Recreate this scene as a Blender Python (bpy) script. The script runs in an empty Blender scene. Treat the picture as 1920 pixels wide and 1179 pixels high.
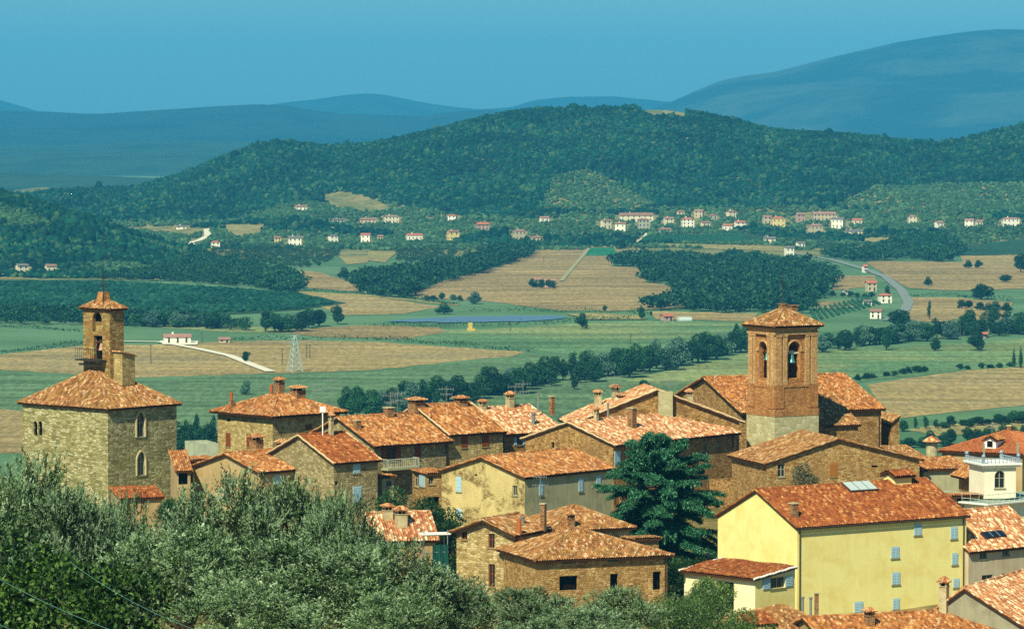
import bpy, bmesh, math, random
import numpy as np
from mathutils import Vector, Matrix
from mathutils.geometry import delaunay_2d_cdt

scene = bpy.context.scene
COL = scene.collection
R = math.radians
# ------------------------------------------------------------------ camera model: a 135 mm lens on a terrace 105 m above the plain
F = 7200.0; CX = 960.0; CY = 589.5; HZ = 230.0; CZ = 105.0
PIT = math.atan((CY - HZ) / F); SP, CP = math.sin(PIT), math.cos(PIT)
SUN = Vector((-0.43, -0.9, 0)).normalized() * math.cos(R(46)) + Vector((0, 0, math.sin(R(46))))

def ray(x, y):
    u = (x - CX) / F; v = (CY - y) / F
    dy = CP + v * SP
    return u / dy, (-SP + v * CP) / dy
def pt(x, y, Y):
    k, m = ray(x, y); return Vector((k * Y, Y, CZ + m * Y))
def z_at(Y, y):
    return CZ + Y * ray(CX, y)[1]
def proj(P):
    z = P[2] - CZ; zc = P[1] * CP - z * SP; yc = P[1] * SP + z * CP
    return CX + F * P[0] / zc, CY - F * yc / zc
def len_to_x(P, d, x):
    u = (x - CX) / F; z = P[2] - CZ
    return (u * (P[1] * CP - z * SP) - P[0]) / (d[0] - u * d[1] * CP)

# ------------------------------------------------------------------ terrain
TY = [0, 60, 100, 160, 210, 260, 320, 370, 410, 450, 480, 560, 700, 900, 1000]
TZ = [103.2, 97, 90, 82.5, 73, 62, 54, 56, 59.5, 61.5, 60, 45, 22, 2.5, 0]
SKX = [-500, -200, 0, 60, 120, 250, 300, 360, 420, 480, 540, 600, 650, 700, 760, 830, 900, 960, 1020, 1100, 1180, 1240, 1330, 1400, 1430, 1500, 1550, 1620, 1700, 1760, 1800, 1850, 1920, 2050, 2300, 2500]
SKY = [360, 362, 364, 362, 356, 350, 336, 317, 291, 271, 264, 273, 273, 268, 254, 238, 218, 206, 202, 203, 201, 201, 213, 228, 238, 244, 246, 253, 263, 267, 263, 250, 233, 215, 230, 260]
SPX = [-500, -200, 0, 50, 100, 160, 200, 260, 330, 400, 470, 540, 570, 2500]
SPY = [330, 340, 357, 367, 384, 404, 420, 441, 462, 480, 497, 516, 545, 545]
HY0, HY1 = 3000.0, 4400.0
def _cos01(t):
    t = np.clip(t, 0, 1); return 0.5 - 0.5 * np.cos(np.pi * t)
def town_z(X, Y):
    z = np.interp(Y, TY, TZ)
    return z * (1 - 0.6 * _cos01((np.abs(X) - 260) / 500))
def hill_z(X, Y):
    X = np.asarray(X, float); Y = np.asarray(Y, float)
    px = CX + F * X / np.maximum(Y, 1)
    zr = CZ - (np.interp(px, SKX, SKY) - HZ) / F * HY1 - 3.0
    p = np.interp((Y - HY0) / (HY1 - HY0), [-1, 0, .15, .3, .5, .7, .85, 1.0], [0, 0, .035, .11, .29, .58, .82, 1.0])
    p = np.where(Y > HY1, 1 - _cos01((Y - HY1) / 900), p)
    g = 7.5 * (np.sin(X / 58.0 + Y / 260.0) + .8 * np.sin(X / 33.0 - Y / 190.0 + 1.3) + .5 * np.sin(X / 19. + Y / 150.))
    return zr * p + g * np.clip(p * (1 - p) * 4, 0, 1) * .8 - 0.4
def spur_z(X, Y):
    X = np.asarray(X, float); Y = np.asarray(Y, float)
    px = CX + F * X / np.maximum(Y, 1)
    zr = CZ - (np.interp(px, SPX, SPY) - HZ) / F * 2950 - 3.0
    p = np.interp((Y - 2540) / 410, [0, .1, .35, .7, 1], [0, .05, .3, .74, 1])
    p = np.where(Y > 2950, 1 - _cos01((Y - 2950) / 420), p)
    return np.maximum(zr, -3) * p - 0.4
def ground_z(X, Y):
    return np.maximum.reduce([np.zeros_like(np.asarray(X, float) + 0.0), np.where(np.asarray(Y) < 1000, town_z(X, Y), 0), hill_z(X, Y), spur_z(X, Y)])
def gz(X, Y):
    return float(ground_z(np.array([X]), np.array([Y]))[0])
_YS = np.concatenate([np.arange(480, 1200, 5.0), np.arange(1200, 5400, 4.0)])
def ground_hit(x, y):
    """the point of the ground seen at a point of the photograph, beyond the town"""
    k, m = ray(x, y)
    z = CZ + m * _YS
    below = np.nonzero(z <= ground_z(k * _YS, _YS))[0]
    Y = _YS[below[0]] if len(below) else 5400.0
    if len(below) and below[0] > 0:
        a, b = _YS[below[0] - 1], Y
        for _ in range(14):
            c = (a + b) / 2
            if CZ + m * c <= gz(k * c, c): b = c
            else: a = c
        Y = b
    return Vector((k * Y, Y, gz(k * Y, Y)))

# ------------------------------------------------------------------ meshes
class MB:
    """collects verts and faces in chunks and links them as ONE mesh object"""
    def __init__(s): s.ch = []
    def add(s, V, Fs, mat=0, uv=None):
        V = np.asarray(V, float).reshape(-1, 3)
        if isinstance(Fs, np.ndarray): groups = [Fs]
        else:
            d = {}
            for f in Fs: d.setdefault(len(f), []).append(f)
            groups = [np.array(g) for g in d.values()]
        s.ch.append((V, groups, mat, uv)); return s
    def poly(s, pts, mat=0): return s.add([tuple(p) for p in pts], [tuple(range(len(pts)))], mat)
    def box(s, lo, hi, mat=0):
        x0, y0, z0 = lo; x1, y1, z1 = hi
        V = [(x0,y0,z0),(x1,y0,z0),(x1,y1,z0),(x0,y1,z0),(x0,y0,z1),(x1,y0,z1),(x1,y1,z1),(x0,y1,z1)]
        return s.add(V, [(0,3,2,1),(4,5,6,7),(0,1,5,4),(1,2,6,5),(2,3,7,6),(3,0,4,7)], mat)
    def obox(s, o, T, N, p0, p1, d0, d1, z0, z1, mat=0):
        o = Vector(o); T = Vector(T); N = Vector(N)
        V = [o + T*p + N*d + Vector((0,0,z)) for z in (z0, z1) for (p, d) in ((p0,d1),(p1,d1),(p1,d0),(p0,d0))]
        return s.add([tuple(v) for v in V], [(0,3,2,1),(4,5,6,7),(0,1,5,4),(1,2,6,5),(2,3,7,6),(3,0,4,7)], mat)
    def tube(s, P, r, n=6, mat=0, uvm=False, cap=True):
        P = [Vector(p) for p in P]; m = len(P)
        rs = r if isinstance(r, (list, tuple)) else [r] * m
        V = []; UV = []; L = 0
        ref = None
        for i in range(m):
            d = (P[min(i+1, m-1)] - P[max(i-1, 0)])
            if d.length < 1e-9: d = Vector((0,0,1))
            d.normalize()
            if ref is None: ref = Vector((0,0,1)) if abs(d.z) < .9 else Vector((1,0,0))
            a = d.cross(ref).normalized(); b = a.cross(d); ref = b
            if i: L += (P[i] - P[i-1]).length
            for j in range(n):
                t = 2*math.pi*j/n
                V.append(tuple(P[i] + a*(math.cos(t)*rs[i]) + b*(math.sin(t)*rs[i]))); UV.append((0.13, L))
        Fs = [(i*n+j, i*n+(j+1)%n, (i+1)*n+(j+1)%n, (i+1)*n+j) for i in range(m-1) for j in range(n)]
        if cap: Fs += [tuple(range(n))[::-1], tuple((m-1)*n + j for j in range(n))]
        return s.add(V, Fs, mat, np.array(UV) if uvm else None)
    def lathe(s, c, prof, n=16, mat=0):
        V = []; c = Vector(c)
        for (r, z) in prof:
            for j in range(n):
                t = 2*math.pi*j/n; V.append((c.x + r*math.cos(t), c.y + r*math.sin(t), c.z + z))
        m = len(prof)
        Fs = [(i*n+j, i*n+(j+1)%n, (i+1)*n+(j+1)%n, (i+1)*n+j) for i in range(m-1) for j in range(n)]
        Fs += [tuple(range(n))[::-1], tuple((m-1)*n+j for j in range(n))]
        return s.add(V, Fs, mat)
    def pyramid(s, x0, y0, x1, y1, z0, z1, inset=None, mat=0):
        cx, cy = (x0+x1)/2, (y0+y1)/2
        return s.add([(x0,y0,z0),(x1,y0,z0),(x1,y1,z0),(x0,y1,z0),(cx,cy,z1)], [(3,2,1,0),(0,1,4),(1,2,4),(2,3,4),(3,0,4)], mat)
    def build(s, name, mats, parent=None, smooth=False, uv=True):
        if not isinstance(mats, (list, tuple)): mats = [mats]
        me = bpy.data.meshes.new(name)
        V = np.concatenate([c[0] for c in s.ch])
        loops = []; tot = []; mi = []; UV = []; off = 0
        for (cv, groups, mat, cuv) in s.ch:
            for g in groups:
                k = g.shape[1]
                loops.append((g + off).ravel()); tot.append(np.full(len(g), k)); mi.append(np.full(len(g), mat))
                if uv:
                    if cuv is not None: UV.append(np.asarray(cuv, float)[g.ravel()])
                    else:
                        P = cv[g]
                        nrm = np.cross(P[:,1]-P[:,0], P[:,2]-P[:,0]); nrm /= np.linalg.norm(nrm, axis=1, keepdims=True) + 1e-12
                        hx = np.where(np.abs(nrm[:,2:3]) > .8, [[1,0]], np.stack([-nrm[:,1], nrm[:,0]], 1))
                        hx = hx / (np.linalg.norm(hx, axis=1, keepdims=True) + 1e-12)
                        u = P[:,:,0]*hx[:,None,0] + P[:,:,1]*hx[:,None,1]
                        v = np.where(np.abs(nrm[:,2:3]) > .8, P[:,:,1], P[:,:,2])
                        UV.append(np.stack([u, v], -1).reshape(-1, 2))
            off += len(cv)
        loops = np.concatenate(loops).astype(np.int32); tot = np.concatenate(tot).astype(np.int32); mi = np.concatenate(mi).astype(np.int32)
        me.vertices.add(len(V)); me.vertices.foreach_set('co', V.astype(np.float32).ravel())
        me.loops.add(len(loops)); me.loops.foreach_set('vertex_index', loops)
        me.polygons.add(len(tot)); me.polygons.foreach_set('loop_start', np.concatenate([[0], np.cumsum(tot)[:-1]]).astype(np.int32))
        try: me.polygons.foreach_set('loop_total', tot)
        except Exception: pass
        for m in mats: me.materials.append(m)
        me.polygons.foreach_set('material_index', mi)
        me.polygons.foreach_set('use_smooth', np.full(len(tot), bool(smooth)))
        if uv:
            l = me.uv_layers.new(name='UVMap'); l.data.foreach_set('uv', np.concatenate(UV).astype(np.float32).ravel())
        me.update(calc_edges=True)
        o = bpy.data.objects.new(name, me); COL.objects.link(o)
        if parent is not None: o.parent = parent
        return o

def tag(o, label=None, cat=None, group=None, kind=None):
    if label: o['label'] = label
    if cat: o['category'] = cat
    if group: o['group'] = group
    if kind: o['kind'] = kind
    return o
def empty(name, loc, rz=0.0):
    o = bpy.data.objects.new(name, None); COL.objects.link(o); o.location = loc; o.rotation_euler = (0, 0, rz)
    o.empty_display_size = .5
    return o

# ------------------------------------------------------------------ materials
def c(h):
    h = h.lstrip('#'); v = [int(h[i:i+2], 16)/255 for i in (0, 2, 4)]
    return tuple((x/12.92 if x <= .04045 else ((x+.055)/1.055)**2.4) for x in v) + (1.0,)
class NT:
    def __init__(s, name):
        s.m = bpy.data.materials.new(name); s.m.use_nodes = True; s.t = s.m.node_tree; s.t.nodes.clear()
        s.out = s.n('ShaderNodeOutputMaterial')
    def n(s, ty, ins=None, **kw):
        nd = s.t.nodes.new(ty)
        for k, v in kw.items(): setattr(nd, k, v)
        for k, v in (ins or {}).items():
            i = nd.inputs[k]
            if isinstance(v, bpy.types.NodeSocket): s.t.links.new(v, i)
            else: i.default_value = v
        return nd
    def math(s, op, a, b=0.0): return s.n('ShaderNodeMath', {0: a, 1: b}, operation=op).outputs[0]
    def vmath(s, op, a, b): return s.n('ShaderNodeVectorMath', {0: a, 1: b}, operation=op).outputs[0]
    def mix(s, f, a, b, bt='MIX'):
        nd = s.n('ShaderNodeMix', data_type='RGBA', blend_type=bt)
        for i, v in ((0, f), (6, a), (7, b)):
            if isinstance(v, bpy.types.NodeSocket): s.t.links.new(v, nd.inputs[i])
            else: nd.inputs[i].default_value = v
        return nd.outputs[2]
    def ramp(s, f, stops, interp='LINEAR'):
        nd = s.n('ShaderNodeValToRGB', {0: f}); cr = nd.color_ramp; cr.interpolation = interp
        while len(cr.elements) < len(stops): cr.elements.new(0.5)
        for e, (p, col) in zip(cr.elements, stops): e.position = p; e.color = col if len(col) == 4 else tuple(col)+(1,)
        return nd.outputs[0]
    def noise(s, vec, scale, detail=3.0, rough=.55, dist=0.0):
        return s.n('ShaderNodeTexNoise', {'Vector': vec, 'Scale': scale, 'Detail': detail, 'Roughness': rough, 'Distortion': dist}).outputs[0]
    def uv(s): return s.n('ShaderNodeTexCoord').outputs['UV']
    def obj(s): return s.n('ShaderNodeTexCoord').outputs['Object']
    def pos(s): return s.n('ShaderNodeNewGeometry').outputs['Position']
    def bsdf(s, col, rough=.9, bump=None, bstr=.4, bdist=.03, spec=.2, **kw):
        ins = {'Base Color': col, 'Roughness': rough, 'Specular IOR Level': spec}; ins.update(kw)
        b = s.n('ShaderNodeBsdfPrincipled', ins)
        if bump is not None:
            bn = s.n('ShaderNodeBump', {'Height': bump, 'Strength': bstr, 'Distance': bdist}); s.t.links.new(bn.outputs[0], b.inputs['Normal'])
        s.t.links.new(b.outputs[0], s.out.inputs[0]); return b
def plain(name, col, rough=.7, spec=.3, var=.25, scale=4.0, metal=0.0):
    t = NT(name); f = t.noise(t.obj(), scale, 4)
    k = t.math('ADD', t.math('MULTIPLY', f, 2*var), 1-var)
    colr = t.mix(1.0, c(col), t.n('ShaderNodeCombineColor', {0: k, 1: k, 2: k}).outputs[0], 'MULTIPLY')
    t.bsdf(colr, rough, f, .15, .02, spec, Metallic=metal); return t.m
def stone(name, cols, sx=2.0, sy=4.0, mortar='#8a7d55', mw=.07, patch=None, pamt=.5, pscale=.35, bump=.6, dirt=.25):
    """rubble masonry: one colour per stone, mortar joints, plaster or brick patches"""
    t = NT(name); uv = t.uv()
    off = t.n('ShaderNodeObjectInfo').outputs['Random']
    uvo = t.vmath('ADD', uv, t.n('ShaderNodeCombineXYZ', {0: t.math('MULTIPLY', off, 37.0), 1: 0.0, 2: 0.0}).outputs[0])
    nz = t.n('ShaderNodeTexNoise', {'Vector': uvo, 'Scale': 3.0, 'Detail': 2.0})
    wob = t.vmath('ADD', uvo, t.vmath('MULTIPLY', t.vmath('SUBTRACT', nz.outputs['Color'], (.5,.5,.5)), (.16,.1,0)))
    v = t.vmath('MULTIPLY', wob, (sx, sy, 1))
    vo = t.n('ShaderNodeTexVoronoi', {'Vector': v, 'Scale': 1.0, 'Randomness': .85}, voronoi_dimensions='2D')
    ve = t.n('ShaderNodeTexVoronoi', {'Vector': v, 'Scale': 1.0, 'Randomness': .85}, voronoi_dimensions='2D', feature='DISTANCE_TO_EDGE')
    sep = t.n('ShaderNodeSeparateColor', {0: vo.outputs['Color']}).outputs[0]
    n = len(cols)
    col = t.ramp(sep, [(i/n, c(h)) for i, h in enumerate(cols)], 'CONSTANT')
    fine = t.noise(uvo, 9.0, 4, .7)
    col = t.mix(.45, col, t.ramp(fine, [(.25, (.35,.35,.35)), (.75, (1.25,1.25,1.2))]), 'MULTIPLY')
    edge = t.ramp(ve.outputs['Distance'], [(0, (1,1,1)), (mw*1.6, (0,0,0))])
    col = t.mix(edge, col, c(mortar))
    big = t.noise(uvo, pscale, 5, .65, .6)
    if patch:
        pm = t.ramp(big, [(1-pamt-.06, (0,0,0)), (1-pamt+.05, (1,1,1))])
        pc = t.mix(.5, c(patch), t.ramp(fine, [(.2, (.55,.55,.5)), (.8, (1.2,1.2,1.2))]), 'MULTIPLY')
        col = t.mix(pm, col, pc)
    stain = t.noise(t.vmath('MULTIPLY', uvo, (1.1, .45, 1)), .9, 5, .7, .3)
    col = t.mix(dirt*2, col, t.ramp(stain, [(.3, (.45,.42,.36)), (.62, (1.1,1.08,1.05))]), 'MULTIPLY')
    h = t.math('ADD', t.math('MINIMUM', t.math('MULTIPLY', ve.outputs['Distance'], 3.0), .6), t.math('MULTIPLY', fine, .5))
    t.bsdf(col, .95, h, bump, .08, .1); return t.m
def plaster(name, col, col2, col3=None, scale=.5, fine_amt=.35, bump=.25, streak=.3):
    t = NT(name); uv = t.uv()
    off = t.n('ShaderNodeObjectInfo').outputs['Random']
    uvo = t.vmath('ADD', uv, t.n('ShaderNodeCombineXYZ', {0: t.math('MULTIPLY', off, 41.0), 1: 0.0, 2: 0.0}).outputs[0])
    big = t.noise(uvo, scale, 6, .65, .5); fine = t.noise(uvo, 7.0, 5, .75)
    cc = t.ramp(big, [(.36, c(col2)), (.56, c(col))])
    if col3:
        pm = t.ramp(t.noise(uvo, scale*1.3, 5, .65, .2), [(.54, (0,0,0)), (.6, (1,1,1))]); cc = t.mix(pm, cc, c(col3))
    cc = t.mix(fine_amt, cc, t.ramp(fine, [(.25, (.6,.6,.56)), (.75, (1.2,1.2,1.18))]), 'MULTIPLY')
    st = t.noise(t.vmath('MULTIPLY', uvo, (2.2, .16, 1)), 1.0, 4, .6)
    cc = t.mix(streak, cc, t.ramp(st, [(.35, (.62,.6,.52)), (.6, (1.06,1.06,1.04))]), 'MULTIPLY')
    t.bsdf(cc, .92, fine, bump, .03, .15); return t.m
def tiles(name, stops, pu=.25, pv=.38, lichen='#8f8a45', lamt=.35, dark=.4):
    """curved clay tiles: one colour per tile, lichen and weathering in patches"""
    t = NT(name); uv = t.uv()
    cell = t.vmath('FLOOR', t.vmath('DIVIDE', uv, (pu, pv, 1)), (0,0,0))
    wn = t.n('ShaderNodeTexWhiteNoise', {'Vector': cell}, noise_dimensions='2D')
    n = len(stops)
    col = t.ramp(wn.outputs['Value'], [(i/n, c(h)) for i, h in enumerate(stops)], 'CONSTANT')
    big = t.noise(uv, .55, 5, .65, .5); fine = t.noise(uv, 6.0, 4, .7)
    col = t.mix(t.ramp(big, [(1-lamt-.1, (0,0,0)), (1-lamt+.15, (.75,.75,.75))]), col, t.mix(.6, c(lichen), col))
    wet = t.noise(t.vmath('MULTIPLY', uv, (1.3, .5, 1)), 1.1, 4, .7)
    col = t.mix(min(dark*1.4, .9), col, t.ramp(wet, [(.36, (.4,.36,.32)), (.56, (1.1,1.08,1.05))]), 'MULTIPLY')
    col = t.mix(.5, col, t.ramp(fine, [(.25, (.55,.52,.5)), (.7, (1.2,1.2,1.2))]), 'MULTIPLY')
    t.bsdf(col, .9, fine, .3, .03, .15); return t.m
def foliage(name, cols, back=None, rough=.6, trans=.25, spec=.25, by_uv=False, pvar=0.0, pscale=.012):
    """leaves: one colour per leaf or clump"""
    t = NT(name); g = t.n('ShaderNodeNewGeometry')
    oi = t.n('ShaderNodeObjectInfo').outputs['Random']
    n = len(cols)
    rnd = g.outputs['Random Per Island']
    if by_uv: rnd = t.n('ShaderNodeSeparateXYZ', {0: t.uv()}).outputs[0]
    col = t.ramp(rnd, [((i+.5)/n, c(h)) for i, h in enumerate(cols)])
    k = t.math('ADD', t.math('MULTIPLY', oi, .5), .75)
    col = t.mix(1.0, col, t.n('ShaderNodeCombineColor', {0: k, 1: k, 2: t.math('ADD', t.math('MULTIPLY', k, .5), .5)}).outputs[0], 'MULTIPLY')
    bigv = t.noise(g.outputs['Position'], pscale, 4, .6)
    if pvar: col = t.mix(pvar, col, t.ramp(bigv, [(.38, (.4,.45,.45)), (.62, (1.3,1.22,1.1))]), 'MULTIPLY')
    if back: col = t.mix(g.outputs['Backfacing'], col, c(back))
    b = t.n('ShaderNodeBsdfPrincipled', {'Base Color': col, 'Roughness': rough, 'Specular IOR Level': spec})
    if trans > 0:
        tr = t.n('ShaderNodeBsdfTranslucent', {'Color': col})
        mx = t.n('ShaderNodeMixShader', {0: trans, 1: b.outputs[0], 2: tr.outputs[0]}); t.t.links.new(mx.outputs[0], t.out.inputs[0])
    else: t.t.links.new(b.outputs[0], t.out.inputs[0])
    return t.m
def field(name, a, b, angle=0.0, period=6.0, stripe=.35, var=.5, scale=.02, a2=None):
    """crop or ploughed land: rows along one direction, patchy growth"""
    t = NT(name); p = t.pos()
    ca, sa = math.cos(R(angle)), math.sin(R(angle))
    s = t.n('ShaderNodeSeparateXYZ', {0: p})
    w = t.math('ADD', t.math('MULTIPLY', s.outputs[0], ca), t.math('MULTIPLY', s.outputs[1], sa))
    along = t.math('ADD', t.math('MULTIPLY', s.outputs[0], -sa), t.math('MULTIPLY', s.outputs[1], ca))
    warp = t.noise(p, .01, 3)
    st = t.noise(t.n('ShaderNodeCombineXYZ', {0: t.math('MULTIPLY', t.math('ADD', w, t.math('MULTIPLY', warp, 12.0)), 1/period), 1: t.math('MULTIPLY', along, .004), 2: 0.0}).outputs[0], 1.0, 3, .7)
    big = t.noise(p, scale, 5, .6, .6); fine = t.noise(p, .6, 3, .7)
    col = t.ramp(big, [(.5 - .3*var - .05, c(b)), (.5 + .3*var, c(a))])
    if a2: col = t.mix(t.ramp(t.noise(p, scale*.6, 3), [(.5, (0,0,0)), (.62, (1,1,1))]), col, c(a2))
    col = t.mix(stripe, col, t.ramp(st, [(.4, (.45,.48,.42)), (.6, (1.25,1.22,1.2))]), 'MULTIPLY')
    mid = t.noise(t.vmath('MULTIPLY', p, (.35, .06, 1)), 1.0, 4, .75)
    col = t.mix(.5, col, t.ramp(mid, [(.4, (.55,.56,.55)), (.6, (1.3,1.28,1.24))]), 'MULTIPLY')
    col = t.mix(.6, col, t.ramp(fine, [(.38, (.5,.5,.5)), (.62, (1.35,1.35,1.35))]), 'MULTIPLY')
    t.bsdf(col, 1.0, fine, .5, .8, .05); return t.m
# light, air and exposure
HAZE_COL = (.09, .61, 1.0, 1); HAZE_D = 7.2e-5; SKY_DUST = .5; SKY_OZ = 3.0; SKY_TINT = (.54, 1.0, 1.14, 1); SKY_STR = .065; SUN_STR = 5.0; SUN_COL = (1.0, .95, .76); EXPO = .42
# ------------------------------------------------------------------ roofs
def in_poly(x, y, poly):
    inside = np.zeros(x.shape, bool); n = len(poly)
    for i in range(n):
        x0, y0 = poly[i]; x1, y1 = poly[(i+1) % n]
        cond = ((y0 > y) != (y1 > y))
        with np.errstate(divide='ignore', invalid='ignore'):
            xi = (x1-x0)*(y-y0)/(y1-y0 if y1 != y0 else 1e-12) + x0
        inside ^= cond & (x < xi)
    return inside
def tile_slope(mb, P, seed, pu=.28, pv=.42, amp=.11, sag=.07, mat=0):
    """rows of curved tiles over one roof slope; P: eave left, eave right, then on up (seen from outside)"""
    P = [Vector(p) for p in P]; rng = np.random.default_rng(seed)
    U = (P[1]-P[0]).normalized(); N = (P[1]-P[0]).cross(P[-1]-P[0]).normalized(); W = N.cross(U)
    q = [((p-P[0]).dot(U), (p-P[0]).dot(W)) for p in P]
    umin, umax = min(a for a, b in q), max(a for a, b in q); vmax = max(b for a, b in q)
    nc = max(4, int((umax-umin)/pu*4)); us = np.linspace(umin, umax, nc+1)
    nr = max(2, int(math.ceil(vmax/pv)))
    vs = []; st = []
    for k in range(nr):
        a, b = k*pv, min((k+1)*pv, vmax)
        if b - a < .03: continue
        vs += [a, b-.012]; st += [1.0, 0.0]
    vs = np.array(vs); st = np.array(st)
    h = .5 + .5*np.cos(2*np.pi*(us-umin)/pu)
    col = np.floor((us-umin)/pu).astype(int); cj = rng.normal(0, .05, col.max()+2)[col]
    row = np.repeat(np.arange((len(vs)+1)//2), 2)[:len(vs)]
    tj = rng.normal(0, .012, (row.max()+1, col.max()+2))[row][:, col]
    UU, VV = np.meshgrid(us, vs)
    VVj = VV + cj[None, :]*np.where((VV > .05) & (VV < vmax-.3), 1, 0)
    ph = rng.uniform(0, 6.28, 4)
    sg = sag*(np.sin(UU*.55+ph[0])*np.sin(VV*.7+ph[1]) + .6*np.sin(UU*1.3+ph[2]+VV*.9))
    sg *= np.clip(VV/1.0, .2, 1)
    H = amp*h[None, :] + .045*st[:, None] + tj + sg + .03
    X = P[0][0] + UU*U.x + VVj*W.x + H*N.x; Y = P[0][1] + UU*U.y + VVj*W.y + H*N.y; Z = P[0][2] + UU*U.z + VVj*W.z + H*N.z
    V = np.stack([X, Y, Z], -1).reshape(-1, 3); o = rng.uniform(0, 300, 2)
    UVv = np.stack([UU + np.floor(o[0])*pu, VV + .06 + np.floor(o[1])*pv], -1).reshape(-1, 2)
    i, j = np.meshgrid(np.arange(len(vs)-1), np.arange(nc), indexing='ij')
    uc = (us[j]+us[j+1])/2; vc = (vs[i]+vs[i+1])/2
    keep = in_poly(uc, np.clip(vc, .02, vmax-.02), q)
    a = (i*(nc+1)+j)[keep]; Fq = np.stack([a, a+1, a+nc+2, a+nc+1], 1)
    used, inv = np.unique(Fq, return_inverse=True)
    mb.add(V[used], inv.reshape(-1, 4), mat, UVv[used])
def slab(mb, P, th=.16, mat=1, drop=.03):
    P = [Vector(p) for p in P]; N = (P[1]-P[0]).cross(P[-1]-P[0]).normalized(); n = len(P)
    top = [p - N*drop for p in P]; bot = [p - N*(drop+th) for p in P]
    mb.add([tuple(v) for v in top+bot], [tuple(range(n)), tuple(range(n, 2*n))[::-1]] + [(i, i+n, (i+1) % n + n, (i+1) % n) for i in range(n)], mat)
def cap_line(mb, a, b, r=.13, mat=0, lift=.08, step=.42, seed=0):
    a = Vector(a); b = Vector(b); L = (b-a).length; n = max(2, int(L/step)); P = []; rs = []
    for i in range(n):
        P += [a.lerp(b, i/n), a.lerp(b, (i+1)/n - .002)]; rs += [r*1.15, r*.92]
    P = [p + Vector((0, 0, lift + .025*math.sin(i*.9+seed))) for i, p in enumerate(P)]
    mb.tube(P, rs, 7, mat, uvm=True)

class Bld: pass
def local_ray(B, x, y):
    k, m = ray(x, y)
    o = Vector((0, 0, CZ)) - B.O; d = Vector((k, 1, m))
    f = lambda v: Vector((v.dot(B.e1), v.dot(B.e2), v.z))
    return f(o), f(d)
def face_hit(B, face, x, y):
    """(position along the wall from its left end as seen, height) where the view ray meets that wall"""
    o, d = local_ray(B, x, y)
    if face == 'R': q = -o.y/d.y; p = o + d*q; return p.x, p.z
    q = -o.x/d.x; p = o + d*q; return B.L2 - p.y, p.z
def roof_hit(B, x, y):
    o, d = local_ray(B, x, y); best = None
    for P in B.slopes:
        N = (P[1]-P[0]).cross(P[-1]-P[0]).normalized(); den = d.dot(N)
        if abs(den) < 1e-9: continue
        q = (P[0]-o).dot(N)/den; h = o + d*q
        U = (P[1]-P[0]).normalized(); W = N.cross(U)
        qq = [((p-P[0]).dot(U), (p-P[0]).dot(W)) for p in P]; hh = h - P[0]
        if in_poly(np.array([hh.dot(U)]), np.array([hh.dot(W)]), qq)[0] and (best is None or q < best[0]): best = (q, h)
    if best: return best[1]
    q = B.ridge; t = ((q[0]+q[1])/2 - o)
    a = d.to_2d(); s = t.to_2d().dot(a)/a.dot(a); p = o + d*s
    lo, hi = min(q[0].z, q[1].z), max(q[0].z, q[1].z)
    return p
def wall_face(mb, o, T, N, w, H, holes, dep=.24, mat=0, revmat=None):
    """one wall with real openings; holes: (p0, p1, z0, z1, arch) with arch in '', 'round', 'point'"""
    o = Vector(o); T = Vector(T); N = Vector(N); up = Vector((0, 0, 1))
    def q(p, z, d=0.0): return tuple(o + T*p + up*z + N*d)
    ps = sorted({0.0, w} | {min(max(h[i], 0), w) for h in holes for i in (0, 1)})
    zs = sorted({0.0, H} | {min(max(h[i], 0), H) for h in holes for i in (2, 3)})
    for a, b in zip(ps, ps[1:]):
        for e, f in zip(zs, zs[1:]):
            m, n = (a+b)/2, (e+f)/2
            if any(h[0] < m < h[1] and h[2] < n < h[3] for h in holes): continue
            mb.add([q(a,e), q(b,e), q(b,f), q(a,f)], [(0,1,2,3)], mat)
    rm = mat if revmat is None else revmat
    for (p0, p1, z0, z1, arch) in holes:
        prof = [(p0, z0)]
        if arch:
            W_ = p1-p0; n = 8; arc = []
            if arch == 'round':
                zc = z1 - W_/2
                arc = [((p0+p1)/2 - W_/2*math.cos(math.pi*i/n), zc + W_/2*math.sin(math.pi*i/n)) for i in range(n+1)]
            else:
                hh = W_*.87; zc = z1 - hh
                left = [(p1 - W_*math.cos(R(60)*i/4), zc + W_*math.sin(R(60)*i/4)) for i in range(5)]
                arc = left + [(p0+p1-x, z) for x, z in left[::-1][1:]]
            k = len(arc)//2
            for i in range(k): mb.add([q(p0, z1), q(*arc[i]), q(*arc[i+1])], [(0,1,2)], mat)
            for i in range(k, len(arc)-1): mb.add([q(p1, z1), q(*arc[i]), q(*arc[i+1])], [(0,1,2)], mat)
            prof += arc + [(p1, z0)]
        else: prof += [(p0, z1), (p1, z1), (p1, z0)]
        for i in range(len(prof)):
            a, b = prof[i], prof[(i+1) % len(prof)]
            if abs(a[0]-b[0]) + abs(a[1]-b[1]) < 1e-6: continue
            mb.add([q(*a), q(*b), q(b[0], b[1], -dep), q(a[0], a[1], -dep)], [(0,1,2,3)], rm)
SH_BLUE = SH_BROWN = GLASS = FRAME = DARK = SILL = None
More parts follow.
